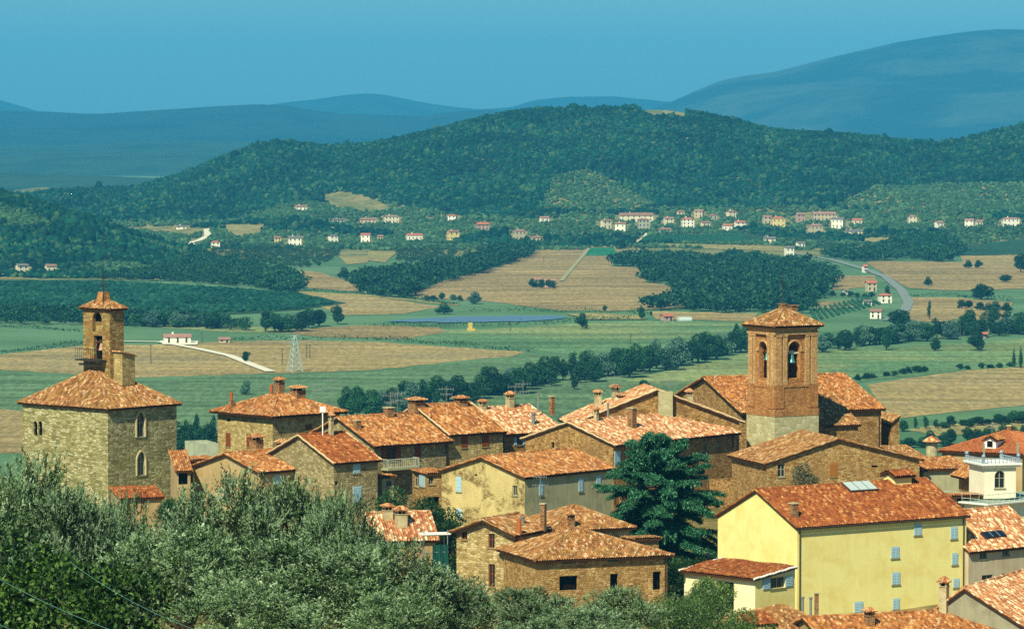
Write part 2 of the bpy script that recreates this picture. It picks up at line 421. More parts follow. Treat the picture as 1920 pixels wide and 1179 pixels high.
def window(B, o, T, N, h, style, parent):
    p0, p1, z0, z1, arch = h; w = p1-p0; hh = z1-z0
    m = MB(); o = Vector(o); T = Vector(T); N = Vector(N)
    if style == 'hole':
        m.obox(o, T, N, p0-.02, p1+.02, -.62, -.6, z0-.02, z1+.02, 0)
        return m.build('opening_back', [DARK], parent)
    if style == 'door':
        m.obox(o, T, N, p0, p1, -.2, -.14, z0, z1, 0); m.obox(o, T, N, p0, p0+.09, -.14, -.1, z0, z1, 1); m.obox(o, T, N, p1-.09, p1, -.14, -.1, z0, z1, 1)
        m.obox(o, T, N, p0+.09, p1-.09, -.14, -.1, z1-.1, z1, 1)
        return m.build('door', [DOORM, FRAME], parent)
    frame = {'w': FRAME, 'd': SH_BROWN}.get(style[-1], FRAME)
    m.obox(o, T, N, p0, p1, -.22, -.2, z0, z1, 0)
    fw = min(.08, w*.12)
    m.obox(o, T, N, p0, p0+fw, -.2, -.14, z0, z1, 1); m.obox(o, T, N, p1-fw, p1, -.2, -.14, z0, z1, 1)
    m.obox(o, T, N, p0+fw, p1-fw, -.2, -.142, z1-fw, z1, 1); m.obox(o, T, N, p0+fw, p1-fw, -.2, -.142, z0, z0+fw, 1)
    m.obox(o, T, N, (p0+p1)/2-fw/2, (p0+p1)/2+fw/2, -.2, -.138, z0+fw, z1-fw, 1)
    if hh > 1.1: m.obox(o, T, N, p0+fw, p1-fw, -.2, -.145, z0+hh*.55, z0+hh*.55+fw*.7, 1)
    win = m.build('window', [GLASS, frame], parent)
    s = MB(); s.obox(o, T, N, p0-.1, p1+.1, -.1, .09, z0-.1, z0-.002, 0); s.build('sill', [SILL], win)
    if style.startswith('shut') or style.startswith('leaf'):
        mt = SH_BROWN if 'brown' in style else DOORM if 'ochre' in style else SH_BLUE
        spans = [(p0+.01, (p0+p1)/2-.012), ((p0+p1)/2+.012, p1-.01)] if style.startswith('shut') else [(p0-w/2, p0-.015), (p1+.015, p1+w/2)]
        dd = (-.1, -.06) if style.startswith('shut') else (.02, .07)
        if style.startswith('shut'): spans = [(p0-.03, (p0+p1)/2-.004), ((p0+p1)/2+.004, p1+.03)]; dd = (.012, .05)
        for a, b in spans:
            f = MB(); f.obox(o, T, N, a, b, dd[0], dd[1], z0+.01, z1-.01, 0)
            n = max(4, int(hh/.16))
            for i in range(n):
                za = z0 + .08 + (hh-.16)*i/n; f.obox(o, T, N, a+.05, b-.05, dd[1], dd[1]+.022, za, za + (hh-.16)/n*.55, 0)
            f.build('shutter', [mt], win)
    return win
def building(name, label, cat, cx, cy, D, a, xl, xr, roof, wall, tile, wins=(), ov=.5, og=.3, group=None, base=None, wood=None, L1=None, L2=None, verge=None, gutter=False, pv=.38, pu=.25, sag=.07, hz=None, ridge_cap=True):
    """one house from its nearest wall corner (at the eave), the turn of its walls and the far ends of its two visible walls"""
    B = Bld(); a = R(a); B.a = a
    C_ = pt(cx, cy, D); B.e1 = Vector((math.cos(a), math.sin(a), 0)); B.e2 = Vector((-math.sin(a), math.cos(a), 0))
    B.L1 = L1 if L1 else len_to_x(C_, B.e1, xr); B.L2 = L2 if L2 else len_to_x(C_, B.e2, xl)
    L1, L2 = B.L1, B.L2
    cs = [C_, C_+B.e1*L1, C_+B.e2*L2, C_+B.e1*L1+B.e2*L2]
    zb = base if base is not None else min(gz(p.x, p.y) for p in cs) - .6
    zb = min(zb, C_.z - 1.2)
    B.O = Vector((C_.x, C_.y, zb)); B.H = H = C_.z - zb; B.root = root = empty(name, B.O, a); tag(root, label, cat, group)
    ty = roof[0]; W_ = lambda s, t, z=0: B.O + B.e1*s + B.e2*t + Vector((0, 0, z))
    def rise_at(s, t, y): return (z_at(W_(s, t).y, y) - zb) - H - .22
    slopes = []; ridges = []; verges = []
    v = lambda s, t, z: Vector((s, t, z))
    gab = []
    if ty == 'gable_s':
        tm = L2*roof[2] if len(roof) > 2 else L2/2
        rise = rise_at(0, tm, roof[1]); k = rise/tm; k2 = rise/(L2-tm); zr = H+rise
        e, e2 = H-ov*k, H-ov*k2
        slopes = [[v(-og,-ov,e), v(L1+og,-ov,e), v(L1+og,tm,zr), v(-og,tm,zr)], [v(L1+og,L2+ov,e2), v(-og,L2+ov,e2), v(-og,tm,zr), v(L1+og,tm,zr)]]
        ridges = [(v(-og,tm,zr), v(L1+og,tm,zr))]
        verges = [(slopes[0][0], slopes[0][3]), (slopes[0][1], slopes[0][2]), (slopes[1][1], slopes[1][2]), (slopes[1][0], slopes[1][3])]
        gab = [[v(0,L2,H), v(0,0,H), v(0,tm,zr)], [v(L1,0,H), v(L1,L2,H), v(L1,tm,zr)]]
    elif ty == 'gable_t':
        sm = L1*roof[2] if len(roof) > 2 else L1/2
        rise = rise_at(sm, 0, roof[1]); k = rise/sm; k2 = rise/(L1-sm); zr = H+rise
        e, e2 = H-ov*k, H-ov*k2
        slopes = [[v(-ov,L2+og,e), v(-ov,-og,e), v(sm,-og,zr), v(sm,L2+og,zr)], [v(L1+ov,-og,e2), v(L1+ov,L2+og,e2), v(sm,L2+og,zr), v(sm,-og,zr)]]
        ridges = [(v(sm,-og,zr), v(sm,L2+og,zr))]
        verges = [(slopes[0][1], slopes[0][2]), (slopes[0][0], slopes[0][3]), (slopes[1][0], slopes[1][3]), (slopes[1][1], slopes[1][2])]
        gab = [[v(0,0,H), v(L1,0,H), v(sm,0,zr)], [v(L1,L2,H), v(0,L2,H), v(sm,L2,zr)]]
    elif ty == 'hip':
        tm = L2/2; sa, sb = (roof[2], L1-roof[2]) if len(roof) > 2 else (L1/2-.05, L1/2+.05)
        if len(roof) > 3: sb = L1-roof[3]
        if len(roof) > 4: tm = L2*roof[4]
        rise = rise_at((sa+sb)/2, tm, roof[1]); zr = H+rise; e = H - ov*rise/max(tm, .1)*.8
        A, Bp, Cc, Dd = v(-ov,-ov,e), v(L1+ov,-ov,e), v(L1+ov,L2+ov,e), v(-ov,L2+ov,e); ra, rb = v(sa,tm,zr), v(sb,tm,zr)
        slopes = [[A,Bp,rb,ra], [Cc,Dd,ra,rb], [Dd,A,ra], [Bp,Cc,rb]]
        ridges = [(ra,rb), (A,ra), (Bp,rb), (Cc,rb), (Dd,ra)]
    elif ty == 'hip_t':
        sm = L1/2; ta, tb = roof[2], L2-roof[3]
        rise = rise_at(sm, ta, roof[1]); zr = H+rise; e = H - ov*rise/sm*.8
        A, Bp, Cc, Dd = v(-ov,-ov,e), v(L1+ov,-ov,e), v(L1+ov,L2+ov,e), v(-ov,L2+ov,e); ra, rb = v(sm,ta,zr), v(sm,tb,zr)
        slopes = [[A,Bp,ra], [Dd,A,ra,rb], [Bp,Cc,rb,ra], [Cc,Dd,rb]]
        ridges = [(ra,rb), (A,ra), (Bp,ra), (Cc,rb), (Dd,rb)]
    elif ty == 'shed_t':      # low over the right wall, high at the back
        rise = rise_at(L1/2, L2, roof[1]); k = rise/L2; zr = H+rise
        slopes = [[v(-og,-ov,H-ov*k), v(L1+og,-ov,H-ov*k), v(L1+og,L2+.05,zr), v(-og,L2+.05,zr)]]
        ridges = []; verges = [(slopes[0][0], slopes[0][3]), (slopes[0][1], slopes[0][2])]
        gab = [[v(0,L2,H), v(0,0,H), v(0,L2,zr)], [v(L1,0,H), v(L1,L2,H), v(L1,L2,zr)], [v(L1,L2,H), v(0,L2,H), v(0,L2,zr), v(L1,L2,zr)]]
    elif ty == 'shed_s':      # low over the left wall, high on the right
        rise = rise_at(L1, L2/2, roof[1]); k = rise/L1; zr = H+rise
        slopes = [[v(-ov,L2+og,H-ov*k), v(-ov,-og,H-ov*k), v(L1+.05,-og,zr), v(L1+.05,L2+og,zr)]]
        verges = [(slopes[0][1], slopes[0][2]), (slopes[0][0], slopes[0][3])]
        gab = [[v(0,0,H), v(L1,0,H), v(L1,0,zr)], [v(L1,L2,H), v(0,L2,H), v(L1,L2,zr)], [v(L1,0,H), v(L1,L2,H), v(L1,L2,zr), v(L1,0,zr)]]
    elif ty == 'flat':
        slopes = []
    B.slopes = slopes; B.rise = 0 if ty == 'flat' else rise
    B.ridge = ridges[0] if ridges else (v(0,L2,H), v(L1,L2,H))
    # openings
    holes = {'R': [], 'L': []}; todo = []
    for w in wins:
        f, x0, y0, x1, y1, st = w[:6]; arch = w[6] if len(w) > 6 else ''
        xm, ym = (x0+x1)/2, (y0+y1)/2
        p0, p1 = face_hit(B, f, x0, ym)[0], face_hit(B, f, x1, ym)[0]
        zt, zl = face_hit(B, f, xm, y0)[1], face_hit(B, f, xm, y1)[1]
        W0 = L1 if f == 'R' else L2
        p0, p1 = max(p0, .15), min(p1, W0-.15)
        zl = max(zl, .05); zt = min(zt, H-.12)
        if p1-p0 < .25 or zt-zl < .2: print('SKIP window', name, w, round(p0,2), round(p1,2), round(zl,2), round(zt,2)); continue
        h = (p0, p1, zl, zt, arch)
        if st == 'paint': continue
        holes[f].append(h); todo.append((f, h, st))
    fr = {'R': ((0,0,0), (1,0,0), (0,-1,0)), 'L': ((0,L2,0), (0,-1,0), (-1,0,0))}
    B.fr = fr
    wall = wall if isinstance(wall, tuple) else (wall,)
    m = MB()
    wall_face(m, *fr['R'], L1, H, holes['R'], mat=len(wall)-1); wall_face(m, *fr['L'], L2, H, holes['L'])
    m.poly([v(L1,0,0), v(L1,L2,0), v(L1,L2,H), v(L1,0,H)]); m.poly([v(L1,L2,0), v(0,L2,0), v(0,L2,H), v(L1,L2,H)])
    for g in gab: m.poly(g)
    B.wall = m.build('wall', list(wall), root)
    if slopes:
        m = MB(); sd = int(abs(cx*7 + cy*13)) % 10007
        for i, P in enumerate(slopes):
            hidden = (ty == 'gable_s' and i == 1) or (ty == 'hip' and i == 1)
            tile_slope(m, P, sd+i, pu=pu*(1 if not hidden else 2), pv=pv, sag=sag); slab(m, P)
        for i, (p, q) in enumerate(ridges if ridge_cap else []): cap_line(m, p, q, .14, 0, seed=i)
        for i, (p, q) in enumerate(verges): cap_line(m, p, q, .1, 2 if verge else 0, lift=.05, seed=i)
        B.roof = m.build('roof', [tile, wood or WOOD, verge or tile], root)
        if gutter:
            P = slopes[0]; gm = MB(); gm.tube([P[0]+Vector((0,-.07,-.06)), P[1]+Vector((0,-.07,-.06))], .08, 7); gm.build('gutter', [GUTTER], root)
    for f, h, st in todo:
        wo = window(B, *fr[f], h, st, root)
        if h[4] == 'point':
            o_, T_, N_ = [Vector(q) for q in fr[f]]; W0 = h[1]-h[0]; zc = h[3]-W0*.87; up = Vector((0,0,1)); L_ = [o_ + T_*(h[0]-.1) + up*h[2], o_ + T_*(h[0]-.1) + up*zc]
            L_ += [o_ + T_*(h[1]-(W0+.1)*math.cos(R(60)*i/5)) + up*(zc+(W0+.1)*math.sin(R(60)*i/5)) for i in range(1, 6)]
            Rr = [o_ + T_*(h[0]+(W0+.1)*math.cos(R(60)*i/5)) + up*(zc+(W0+.1)*math.sin(R(60)*i/5)) for i in range(4, 0, -1)] + [o_ + T_*(h[1]+.1) + up*zc, o_ + T_*(h[1]+.1) + up*h[2]]
            sm_ = MB(); sm_.tube([p + N_*.01 for p in L_ + Rr], .13, 5); sm_.build('stone_surround', [STONECAP], wo)
    return B
def chimney(B, x, y0, y1, w, style='stack', name='chimney', sink=.7, depth_hint=None):
    """a chimney standing on the roof of B where the photo shows its foot (x, y1); top at y0, w pixels wide"""
    p = roof_hit(B, x, y1)
    if depth_hint is not None:
        o, d = local_ray(B, x, y1); q = depth_hint; p = o + d*q
    wp = B.O + B.e1*p.x + B.e2*p.y; zt = z_at(wp.y, y0) - B.O.z; s = wp.y/F
    hw = max(w*s/2*.78, .12); z0 = p.z - sink; x_, y_ = p.x, p.y
    m = MB(); hgt = zt - p.z
    if style == 'pipe':
        m.lathe((x_, y_, 0), [(hw, z0), (hw, zt-.12), (hw*1.5, zt-.12), (hw*1.5, zt)], 10); return m.build('flue_pipe', [METAL], B.root)
    if style == 'pot':
        m.box((x_-hw*1.2, y_-hw*1.2, z0), (x_+hw*1.2, y_+hw*1.2, p.z+.15), 1); m.lathe((x_, y_, 0), [(hw*.8, p.z+.15), (hw, zt-.05), (hw*1.15, zt-.05), (hw*1.1, zt)], 12, 0)
        return m.build('chimney_pot', [TERRA, BRICK], B.root)
    capz = zt - min(max(.32, hgt*.22), .55)
    if style == 'stack':
        m.box((x_-hw, y_-hw, z0), (x_+hw, y_+hw, zt-.1)); ch = m.build(name, [BRICK], B.root)
        k = MB(); k.box((x_-hw-.08, y_-hw-.08, zt-.1), (x_+hw+.08, y_+hw+.08, zt)); k.build('chimney_cap', [STONECAP], ch); return ch
    mat = PLASTERC if style == 'white' else BRICK
    lz = capz - min(.4, hgt*.3)
    m.box((x_-hw, y_-hw, z0), (x_+hw, y_+hw, lz)); m.box((x_-hw-.06, y_-hw-.06, lz), (x_+hw+.06, y_+hw+.06, lz+.07))
    for a in (-1, 1):
        for b in (-1, 1): m.box((x_+a*hw*.8-.06, y_+b*hw*.8-.06, lz+.07), (x_+a*hw*.8+.06, y_+b*hw*.8+.06, capz))
    m.box((x_-.07, y_-hw*.85, lz+.07), (x_+.07, y_-hw*.75, capz)); m.box((x_-hw*.6, y_-hw*.6, lz+.07), (x_+hw*.6, y_+hw*.6, capz-.002), 1)
    ch = m.build(name, [mat, DARK], B.root)
    k = MB(); o = hw*1.32 + .06; k.box((x_-o, y_-o, capz), (x_+o, y_+o, capz+.06)); k.pyramid(x_-o, y_-o, x_+o, y_+o, capz+.06, zt)
    for i in range(7):
        u = -o + 2*o*(i+.5)/7; k.tube([(x_+u, y_-o-.04, capz+.08), (x_+u*.3, y_-.05, zt)], .05, 5); k.tube([(x_-o-.04, y_+u, capz+.08), (x_-.05, y_+u*.3, zt)], .05, 5)
    k.build('chimney_cap', [TILEC], ch); return ch
def antenna(B, x, y0, y1, arms=((.15, 1.2), (.45, .9)), r=.035):
    p = roof_hit(B, x, y1); wp = B.O + B.e1*p.x + B.e2*p.y; zt = z_at(wp.y, y0) - B.O.z
    m = MB(); m.tube([(p.x, p.y, p.z-.4), (p.x, p.y, zt)], r, 6)
    for f, L in arms:
        z = zt - (zt-p.z)*f
        d = Vector((math.cos(-B.a + .15), math.sin(-B.a + .15), 0)); q = Vector((-d.y, d.x, 0)); cpt = Vector((p.x, p.y, z))
        m.tube([cpt - d*L*.75, cpt + d*L*.75], r*.7, 5)
        for i in range(6):
            e = cpt + d*(L*(-.7 + 1.4*i/5)); m.tube([e - Vector((0,0,.22)), e + Vector((0,0,.22))], r*.45, 4)
            m.tube([e - q*.3, e + q*.3], r*.4, 4)
    return m.build('antenna', [METAL], B.root)
def downpipe(B, face, x, y0, y1, mat=None, r=.06):
    p, z0 = face_hit(B, face, x, y0); z1 = face_hit(B, face, x, y1)[1]
    o, T, N = [Vector(q) for q in B.fr[face]]; m = MB(); b = o + T*p + N*(r+.03)
    m.tube([b + Vector((0,0,z0)), b + Vector((0,0,z1))], r, 7); return m.build('downpipe', [mat or GUTTER], B.root)
# ------------------------------------------------------------------ materials of the town
TILE_OLD = tiles('old_tiles', ['#ac6e3e', '#be8248', '#945c30', '#c6945a', '#b2763e', '#9e683a', '#865430', '#b87e46', '#a46c3a', '#cca878'], lamt=.36, dark=.45)
TILE_WORN = tiles('worn_tiles', ['#b87c50', '#cc9a6c', '#a46840', '#dec498', '#c08a5c', '#e6d6ac', '#9c6440', '#ce9e6e', '#b67e50', '#ae764a'], lamt=.25, dark=.35)
TILE_RED = tiles('red_tiles', ['#96562a', '#a2622f', '#884a24', '#aa6c38', '#9a5a2c', '#90502a', '#7e4422', '#9e5c2e', '#94542a', '#bc8850'], pu=.3, lamt=.18, dark=.35)
TILE_MOSS = tiles('mossy_tiles', ['#a0703e', '#b08050', '#8a5a34', '#ba9060', '#a67644', '#94663a', '#7a5030', '#aa7c48', '#98683a', '#ccb084'], lamt=.44, dark=.45)
TILE_FLAT = tiles('flat_red_tiles', ['#ae663a', '#b47042', '#a65e32', '#ba7848'], pu=.22, pv=.32, lamt=.12, dark=.25)
TILEC = tiles('cap_tiles', ['#b07040', '#c89058', '#9a5830', '#dcb888'], lamt=.4)
STONE_TOWER = stone('coursed_stone', ['#a8a06c', '#b8b07c', '#969058', '#c4bc8c', '#a09a64', '#aea670', '#8a8454', '#c8c092'], 1.6, 4.6, '#6e6440', .05, bump=.8, dirt=.22)
STONE_YEL = stone('yellow_stone', ['#baa468', '#cab478', '#a69058', '#d2be84', '#ae985e', '#bea66c'], 2.2, 4.2, '#8c7a4c', .06, patch='#b09a62', pamt=.3, dirt=.25)
STONE_GREY = stone('grey_stone', ['#a89a6c', '#b8a878', '#94865c', '#c2b484', '#a69666', '#9a8c60'], 2.4, 4.4, '#6c6040', .06, patch='#96865c', pamt=.35, dirt=.3)
RUBBLE = stone('rubble_brick', ['#bc9458', '#caa468', '#a87e46', '#c2a66c', '#b0864a', '#ccb078', '#9a703c', '#be9a5e'], 2.6, 5.2, '#8e7448', .07, patch='#a4824e', pamt=.42, pscale=.5, dirt=.3)
RUBBLE_PALE = stone('pale_rubble', ['#c2ac74', '#d0bc86', '#ae9660', '#d8c490', '#b89e64', '#a08254'], 2.4, 4.4, '#92804e', .07, patch='#b5a068', pamt=.35, pscale=.5, dirt=.28)
BRICK_WALL = stone('brown_brick', ['#b08a4e', '#c09858', '#9c7640', '#c8a466', '#a8824a', '#b89258', '#8e683a', '#c6a66c'], 3.2, 7.0, '#846038', .06, patch='#96764a', pamt=.4, pscale=.4, dirt=.3)
BRICK_TOWER = stone('tower_brick', ['#bc8048', '#ca9056', '#a8703c', '#d0a066', '#b67c44', '#c49058'], 3.4, 8.0, '#9a703c', .05, patch='#ad8048', pamt=.35, pscale=.5, dirt=.3)
BRICK_PIL = stone('pilaster_brick', ['#d0a468', '#dab076', '#c29258', '#e0ba84', '#ca9c60'], 3.4, 8.0, '#b08c54', .05, patch='#d8b47c', pamt=.35, pscale=.6, dirt=.25)
PALE_RENDER = stone('pale_render', ['#c4bc8c', '#ccc496', '#b8b080', '#d4cca0', '#c0b886'], 1.3, 2.0, '#b4aa7a', .04, patch='#b0a878', pamt=.4, pscale=1.4, bump=.3, dirt=.15)
PL_YELLOW = plaster('yellow_plaster', '#f4e692', '#ecd880', scale=.5, fine_amt=.24, streak=.1, bump=.15)
PEEL = stone('peeling_plaster_wall', ['#b09a62', '#c0a872', '#9a844e', '#8a7446'], 3.0, 4.5, '#6c5a34', .08, patch='#d4bf7e', pamt=.53, pscale=.42, bump=.4, dirt=.2)
PL_CREAM = plaster('peeling_plaster', '#c8b272', '#b49c5c', '#a08656', scale=.45, streak=.35)
PL_GREEN = plaster('grey_plaster', '#b0ac84', '#9c9872', '#b4ac80', scale=.4, streak=.35)
PL_BEIGE = plaster('beige_plaster', '#b8a070', '#a68c5c', scale=.4)
PL_PINK = plaster('pinkish_plaster', '#c8b898', '#bcaa88', scale=.4, fine_amt=.4)
PL_WHITE = plaster('white_plaster', '#f2eac8', '#ece2bc', scale=.4, fine_amt=.12, streak=.1, bump=.08)
BRICK = stone('chimney_brick', ['#a07048', '#b48458', '#8c5c38', '#b89468'], 5, 10, '#8a7450', .07, patch='#b4a074', pamt=.35, dirt=.3)
PLASTERC = plaster('chimney_plaster', '#c8b88c', '#a89668', scale=1.2)
TERRA = plain('terracotta', '#b4582c', .85, .2); METAL = plain('galvanised_metal', '#8c9488', .5, .5, metal=.4)
GUTTER = plain('dark_gutter', '#3c2e20', .6, .4); COPPER = plain('rust_orange_pipe', '#b0622c', .7, .3)
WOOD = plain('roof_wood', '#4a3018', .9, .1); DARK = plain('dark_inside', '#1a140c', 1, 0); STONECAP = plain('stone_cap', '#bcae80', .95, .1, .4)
SH_BLUE = plain('pale_blue_shutter', '#a8c6ca', .7, .2, .15); SH_BROWN = plain('red_brown_shutter', '#80441e', .75, .2, .25)
GLASS = plain('window_glass', '#1c2426', .12, .6, .1); FRAME = plain('window_frame', '#9c9c84', .7, .2, .15); SILL = plain('stone_sill', '#8c8258', .9, .1)
DOORM = plain('ochre_door', '#a06a28', .8, .2, .2); RAIL = plain('painted_rail', '#b4c0a8', .6, .3); WHITE = plain('white_paint', '#f0ecd8', .6, .3, .06)
VERGE = plain('mortar_verge', '#cdb384', .95, .1, .35); BELLM = plain('green_bronze', '#4f8a80', .45, .5, .25, metal=.5); IRON = plain('dark_iron', '#2c2a22', .6, .4)
TERRACE = plain('terrace_tiles', '#8ca08c', .8, .2); NET = plain('green_netting', '#1c4a40', .9, .1)

# ------------------------------------------------------------------ the town, from far to near
T = {}
# --- church nave behind the bell tower
T['nave'] = building('church', 'brick church nave with long tiled gable roof behind the square bell tower', 'church', 1393, 772, 462, 20, 1290, 1655,
    ('gable_s', 704), BRICK_WALL, TILE_OLD, ov=.5, og=.4, wood=WOOD, L1=18.4, L2=23)
T['chapel'] = building('side_chapel', 'brick side chapel with low tiled roof against the church nave', 'chapel', 1548, 796, 458, 20, 1536, 1609,
    ('shed_t', 736), BRICK_WALL, TILE_MOSS, ov=.4, og=.25, L2=8)
downpipe(T['nave'], 'R', 1648, 776, 850)
T['sacristy'] = building('sacristy', 'narrow shaded brick annex with small tiled roof behind the church choir', 'annex', 1671, 792, 470, 18, 1662, 1686,
    ('shed_s', 772), BRICK_WALL, TILE_MOSS, ov=.3, og=.2, L2=5)
# --- rear row of roofs
T['hall'] = building('gabled_house', 'broad gabled brick house with light verge tiles beside the church', 'house', 1076, 792, 446, 9, 1064, 1386,
    ('gable_t', 727), BRICK_WALL, TILE_WORN, [('R', 1332, 780, 1341, 791, 'hole')], ov=.6, og=.35, verge=VERGE, L2=7.5)
T['h_mid'] = building('row_house', 'brown row house with vent pipe and blue window under worn tiles', 'house', 945, 812, 444, 39, 930, 1058,
    ('gable_s', 763), BRICK_WALL, TILE_WORN, [('R', 969, 818, 980, 834, 'leaf_w')], ov=.5, og=.1, L2=13)
T['h_mid2'] = building('row_house', 'stone row house with two tall brown shutters under orange roof', 'house', 841, 812, 438, 37, 820, 943,
    ('gable_s', 757), STONE_YEL, TILE_OLD, [('R', 865, 812, 876, 839, 'shut_brown_d'), ('R', 904, 810, 916, 837, 'shut_brown_d')], ov=.55, og=.2, L2=13, verge=VERGE)
T['balcony_house'] = building('balcony_house', 'stone house with planted balcony and red brown balcony shutters', 'house', 701, 832, 431, 39, 610, 839,
    ('gable_s', 779), STONE_GREY, TILE_OLD, [('R', 724, 832, 742, 864, 'leaf_brown_d'), ('R', 778, 833, 788, 860, 'shut_brown_d')], ov=.7, og=.35, L2=13)
T['hip_house'] = building('hip_roofed_house', 'square stone house with hipped roof and lantern chimney on its peak', 'house', 511, 777, 455, 43, 408, 637,
    ('hip', 733), STONE_YEL, TILE_OLD, [('L', 424, 811, 432, 837, 'shut_brown_d'), ('L', 463, 814, 471, 838, 'shut_brown_d'), ('L', 424, 784, 432, 790, 'hole'), ('R', 573, 795, 585, 807, 'shut_brown_d')], ov=.75)
T['long_house'] = building('gabled_house', 'low plastered house with gable end above the olive crowns', 'house', 487, 884, 420, 44, 365, 632,
    ('gable_s', 846), PL_BEIGE, TILE_OLD, [('R', 513, 890, 529, 908, 'shut_w')], ov=.4, og=.35)
T['red_roof_house'] = building('red_roofed_house', 'rubble house with bright red striped roof and pale blue shutters', 'house', 626, 866, 418, 41, 500, 708,
    ('gable_s', 812), STONE_GREY, TILE_RED, [('R', 662, 862, 675, 887, 'shut_w'), ('R', 662, 911, 677, 942, 'shut_w'), ('R', 628, 902, 634, 910, 'hole')], ov=.4, og=.3, verge=VERGE)
# --- block between the balcony house and the cream house
T['lean'] = building('lean_to', 'small green-grey lean-to with tiled top below the balcony', 'lean-to', 716, 893, 424, 20, 708, 738,
    ('shed_t', 886), PL_GREEN, TILE_OLD, [('R', 724, 900, 735, 912, 'open_w', 'round')], ov=.3, og=.2, L2=2.4)
T['brick_small'] = building('brick_house', 'small red brick house with dark garage mouth beside the cream house', 'house', 800, 888, 425, 20, 770, 838,
    ('shed_t', 876), RUBBLE, TILE_OLD, [('R', 804, 893, 813, 908, 'open_w'), ('R', 800.5, 931, 824, 948, 'hole'), ('L', 776, 884, 785, 912, 'open_w'), ('L', 787, 884, 797, 912, 'shut_w')], ov=.25, og=.15, L2=5)
# --- cream house
T['cream'] = building('cream_house', 'tall cream house with peeling gable plaster and grey long side', 'house', 984, 894, 408, 48, 828, 1149,
    ('gable_s', 853), (PEEL, PL_GREEN), TILE_OLD, [('L', 856, 893, 865, 922, 'shut_w'), ('L', 961, 910, 970, 929, 'open_w'), ('L', 889, 883, 895, 892, 'hole'), ('L', 857, 953, 866, 971, 'shut_w', 'round'),
    ('R', 1011, 900, 1018, 928, 'shut_w'), ('R', 1085, 895, 1093, 921, 'shut_w'), ('R', 1118, 890, 1126, 917, 'shut_w')], ov=.3, og=.3)
# --- big brick house behind the cedar
T['big'] = building('big_brick_house', 'big brown brick house with wide pale tiled roof behind the cedar', 'house', 1150, 832, 431, 49, 985, 1381,
    ('gable_s', 788), BRICK_WALL, TILE_WORN, [('L', 1034, 828, 1039, 840, 'hole'), ('R', 1152, 845, 1163, 874, 'shut_w'), ('R', 1152, 917, 1164, 946, 'door'), ('R', 1352, 893, 1358, 920, 'open_w'), ('R', 1318, 833, 1326, 860, 'open_w')], ov=.55, og=.25, verge=VERGE)
downpipe(T['big'], 'R', 1172, 838, 950, COPPER); downpipe(T['big'], 'R', 1374, 812, 960)
# --- house in front of the church
T['front_church'] = building('gabled_house', 'wide rubble house with broad gable in front of the bell tower', 'house', 1437, 868, 424, 17, 1402, 1724,
    ('gable_t', 819, .46), RUBBLE, TILE_MOSS, [('R', 1458, 867, 1472, 894, 'open_w'), ('R', 1556, 867, 1570, 894, 'shut_ochre_w'), ('R', 1634, 872, 1646, 876, 'hole')], ov=.45, og=.3, L2=11)
# --- stone tower church at the west end
T['tower'] = building('stone_tower', 'massive square stone tower house with pyramid roof and bell turret', 'tower', 202, 764, 440, 48, 42, 331,
    ('hip', 685), STONE_TOWER, TILE_MOSS, [('R', 256.5, 771, 271, 819, 'open_w', 'point'), ('R', 257, 846, 272, 891, 'open_w', 'point'), ('L', 63, 789, 70, 816, 'hole', 'round'), ('L', 72, 789, 79, 816, 'hole', 'round')], ov=.45)
T['tower_lean'] = building('lean_to', 'low lean-to with orange tiled roof at the foot of the stone tower', 'lean-to', 226, 934, 425, 20, 215, 304,
    ('shed_t', 908), PL_BEIGE, TILE_RED, [], ov=.3, og=.2, L2=4.2)
T['shed_by_tower'] = building('small_house', 'small tile roofed house squeezed beside the stone tower', 'house', 332, 882, 424, 12, 322, 357,
    ('shed_t', 840), PL_BEIGE, TILE_OLD, [('R', 331, 886, 352, 908, 'hole')], ov=.3, og=.2, L2=6)
T['terrace_box'] = building('roof_terrace', 'pale roof terrace parapet between stone tower and hipped house', 'parapet', 368, 832, 440, 20, 364, 410,
    ('flat',), plaster('pale_green_render', '#b8c0a0', '#a0a888', scale=.8), TILE_OLD, [], L2=5)
T['flat_shed'] = building('small_shed', 'small plastered shed with dark roof edge below the pale terrace parapet', 'shed', 362, 862, 428, 20, 352, 402,
    ('shed_t', 852), PL_BEIGE, TILE_OLD, [], ov=.3, og=.2, L2=4)
# --- rubble houses in front
T['w_back'] = building('hip_roofed_house', 'rubble house with high hipped mossy roof behind the brick front house', 'house', 1040, 992, 378, 24, 975, 1180,
    ('hip', 944), RUBBLE_PALE, TILE_MOSS, [], ov=.55)
T['w_tall'] = building('rubble_house', 'tall narrow pale rubble house with dark open windows', 'house', 964, 1000, 368, 60, 856, 1022,
    ('gable_s', 969), RUBBLE_PALE, TILE_MOSS, [('L', 865, 993, 876, 1011, 'open_d'), ('L', 916, 998, 927.5, 1027, 'open_d'), ('L', 916, 1057, 928, 1100, 'open_d')], ov=.5, og=.6)
T['w_front'] = building('brick_house', 'low brick and rubble house with mossy hip roof and empty dark windows', 'house', 1009, 1047, 359, 20, 968, 1251,
    ('hip', 988, 5.0, 7.2), RUBBLE, TILE_MOSS, [('R', 1056, 1042, 1073.6, 1055, 'open_w'), ('R', 1142, 1040, 1158, 1052, 'open_w'), ('R', 1224, 1034, 1237.5, 1046, 'open_w'), ('R', 1049, 1079, 1083, 1106, 'hole'), ('R', 1144, 1075, 1159, 1108, 'hole'), ('R', 1224, 1071, 1239, 1105, 'hole')], ov=.55, L2=9.5)
downpipe(T['w_tall'], 'R', 969, 972, 1110, COPPER, .24); downpipe(T['w_front'], 'R', 1247, 1045, 1125)
